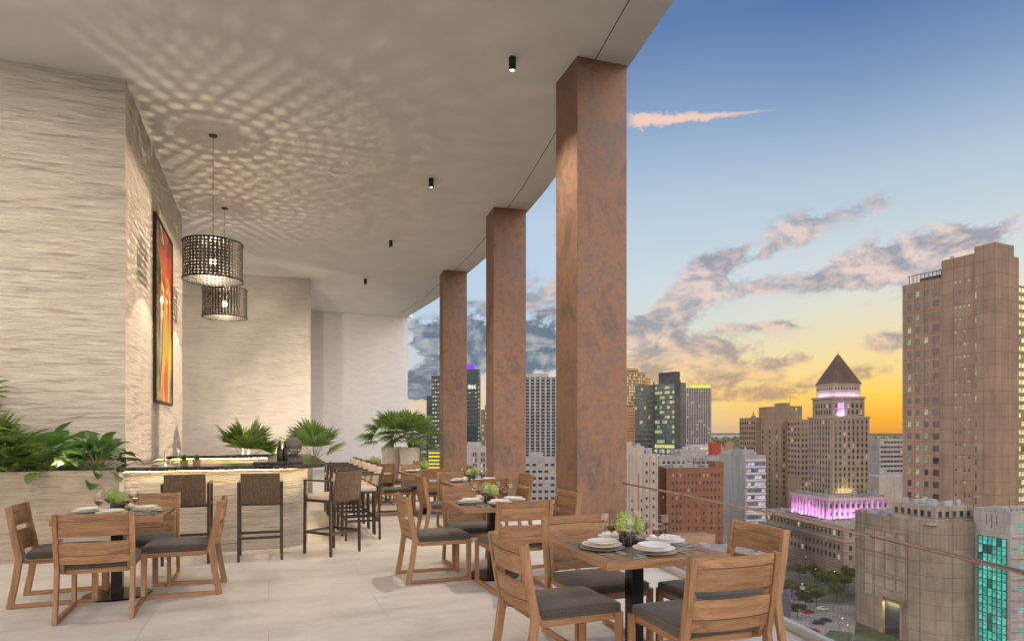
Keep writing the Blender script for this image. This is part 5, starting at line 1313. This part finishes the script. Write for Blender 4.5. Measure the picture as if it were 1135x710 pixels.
for k in range(130):
    Z = rnd.uniform(380, 1500); px = rnd.choice([rnd.uniform(775, 830), rnd.uniform(945, 1005), rnd.uniform(580, 620), rnd.uniform(470, 490), rnd.uniform(690, 820)])
    place(fp, ff, wpos(px, Z), rnd.uniform(0, 6), far_lb, 'distant trees', scale=(rnd.uniform(.8,1.4),)*3); ff = False
# low city blocks out to the horizon
cols_ = [(.30,.27,.24),(.40,.37,.34),(.22,.16,.12),(.34,.22,.15),(.26,.26,.28)]
lms = [stone('low_block_%s' % n_, tuple(x*.85 for x in c_), c_, (3.5,3.4,0,.5)) for n_, c_ in zip(('sand','white','brown','orange','grey'), cols_)]
for k in range(210):
    Z = 560+2900*rnd.random()**1.6; px = rnd.choice([rnd.uniform(690, 860), rnd.uniform(930, 1010), rnd.uniform(450, 620), rnd.uniform(780, 1000)])
    if px < 860 and Z < 720: Z += 260
    w_, l_, h_ = rnd.uniform(12,34), rnd.uniform(10,24), rnd.choice([6,8,10,14,20,26])
    if Z > 1800: h_ *= 1.8 if rnd.random() < .5 else 1
    if abs(px-798) < 26 or px > 960: h_ = min(h_, 34)
    o = MB().box(-w_/2, w_/2, -l_/2, l_/2, 0, h_).box(-w_/6, w_/5, -l_/6, l_/5, h_+.002, h_+2.4).build('low_block', lms[k % 5], loc=wpos(px, Z), rz=rnd.choice([0,.1,-.15]))
    tag(o, 'small %s low block in the flat city stretching to the horizon' % ('sand coloured','whitish','brown','orange brown','grey')[k % 5], 'building', 'low blocks toward the horizon')
# far-off canopy, reads as one mass
b = MB()
for k in range(5200):
    Z = 500+7000*rnd.random()**2; px = rnd.uniform(430, 1140); p = Vector(wpos(px, Z)); s = rnd.uniform(3, 7)*(1+Z/3500)
    b.add([p+Vector((-s,-s*.4,-.5)), p+Vector((s,-s*.6,-.5)), p+Vector((s*.8,s,-.5)), p+Vector((-s,s*.7,-.5)), p+Vector((-s*.4,0,s*.8)), p+Vector((s*.4,.1*s,s*rnd.uniform(.7,1.1)))], [(0,1,5,4),(1,2,5),(2,3,4,5),(3,0,4)])
tag(b.build('tree_canopy', tl.m), kind='stuff')

# ---- parked cars
def car_proto(name, col):
    r = empty('parked_car', (0,0,G)); tag(r, 'x', 'car', 'cars in the streets below')
    cm = MT(name, .3, .3); cm.color(col); cm = cm.m
    prof = [(-2.2,.35),(-2.25,.75),(-1.6,.92),(-.9,1.42),(.7,1.45),(1.35,.98),(2.1,.85),(2.25,.6),(2.2,.35)]
    def body(pr, w): 
        n = len(pr); v = [(x,-w,z) for x,z in pr]+[(x,w,z) for x,z in pr]
        return MB().add(v, [tuple(range(n)), tuple(range(2*n-1,n-1,-1))]+[(i,n+i,n+(i+1)%n,(i+1)%n) for i in range(n)])
    body(prof, .88).build('body', cm, r, bevel=.06)
    body([(-1.45,.93),(-.85,1.36),(.65,1.38),(1.2,.97)], .90).build('window_band', MATS['black_steel'], r)
    for x in (-1.35, 1.4):
        for y in (-.8, .8): MB().lathe([(0,-.1),(.33,-.1),(.33,.1),(0,.1)], 14, mat=Matrix.Translation((x,y,.34)) @ Matrix.Rotation(R(90),4,'X')).build('wheel', MATS['black'], r)
    for y in (-.6, .6): MB().box(2.2, 2.27, y-.18, y+.18, .55, .7).build('headlight', MATS['ceramic'], r)
    return r
cps = [car_proto('car_paint_dark', (.03,.035,.045)), car_proto('car_paint_silver', (.35,.36,.37)), car_proto('car_paint_red', (.22,.03,.02)), car_proto('car_paint_white', (.55,.55,.53))]
cf = [True]*4
for px, Z, k, a, lb in [(907,243,0,0,'dark car parked alone on the open lot'),(915,246,0,.05,'second dark car beside it on the parking lot'),(880,238,1,1.2,'silver car at the left lot edge near the trees'),(985,204,0,.1,'dark car stopped at the foot of the drum building'),(912,262,3,0,'white car at the back of the lot under trees'),
   (895,258,2,.2,'red car under the round parking lot trees'),(889,296,1,1.4,'silver car on the street below the plinth'),(880,300,3,1.4,'white car on the street left of the silver one'),(901,233,2,.1,'red car at the road side of the lot')]:
    u_, v_, _ = wpos(px, Z); place(cps[k], cf[k], (u_, v_, G+.1), a-YAW, lb); cf[k] = False
# ---- street lamps
def lamp_proto():
    r = empty('street_lamp', (0,0,G)); tag(r, 'x', 'street lamp', 'street lamps below the terrace')
    MB().tube([(0,0,0),(0,0,7.5),(.3,0,8),(1.4,0,8.2)], [.12,.09,.07,.05], 8).build('pole', dark, r)
    MB().box(1.2, 2.0, -.18, .18, 8.1, 8.28).build('head', dark, r)
    MB().lathe([(0,7.92),(.16,7.96),(.2,8.09)], 12, c=(1.6,0,0)).build('lens', emis('street_lamp_lens', (1,.62,.25), 9), r)
    return r
lpz = lamp_proto(); lf = True
for px, Z, lb in [(930,222,'street lamp glowing at the lower lot corner'),(940,216,'street lamp right of it by the road kerb'),(886,272,'street lamp among the left parking lot trees'),(906,300,'street lamp before the courthouse plinth'),(893,330,'street lamp far left along the plinth street'),(922,298,'street lamp beside the tall trees at the plinth')]:
    place(lpz, lf, wpos(px, Z), px, lb); lf = False
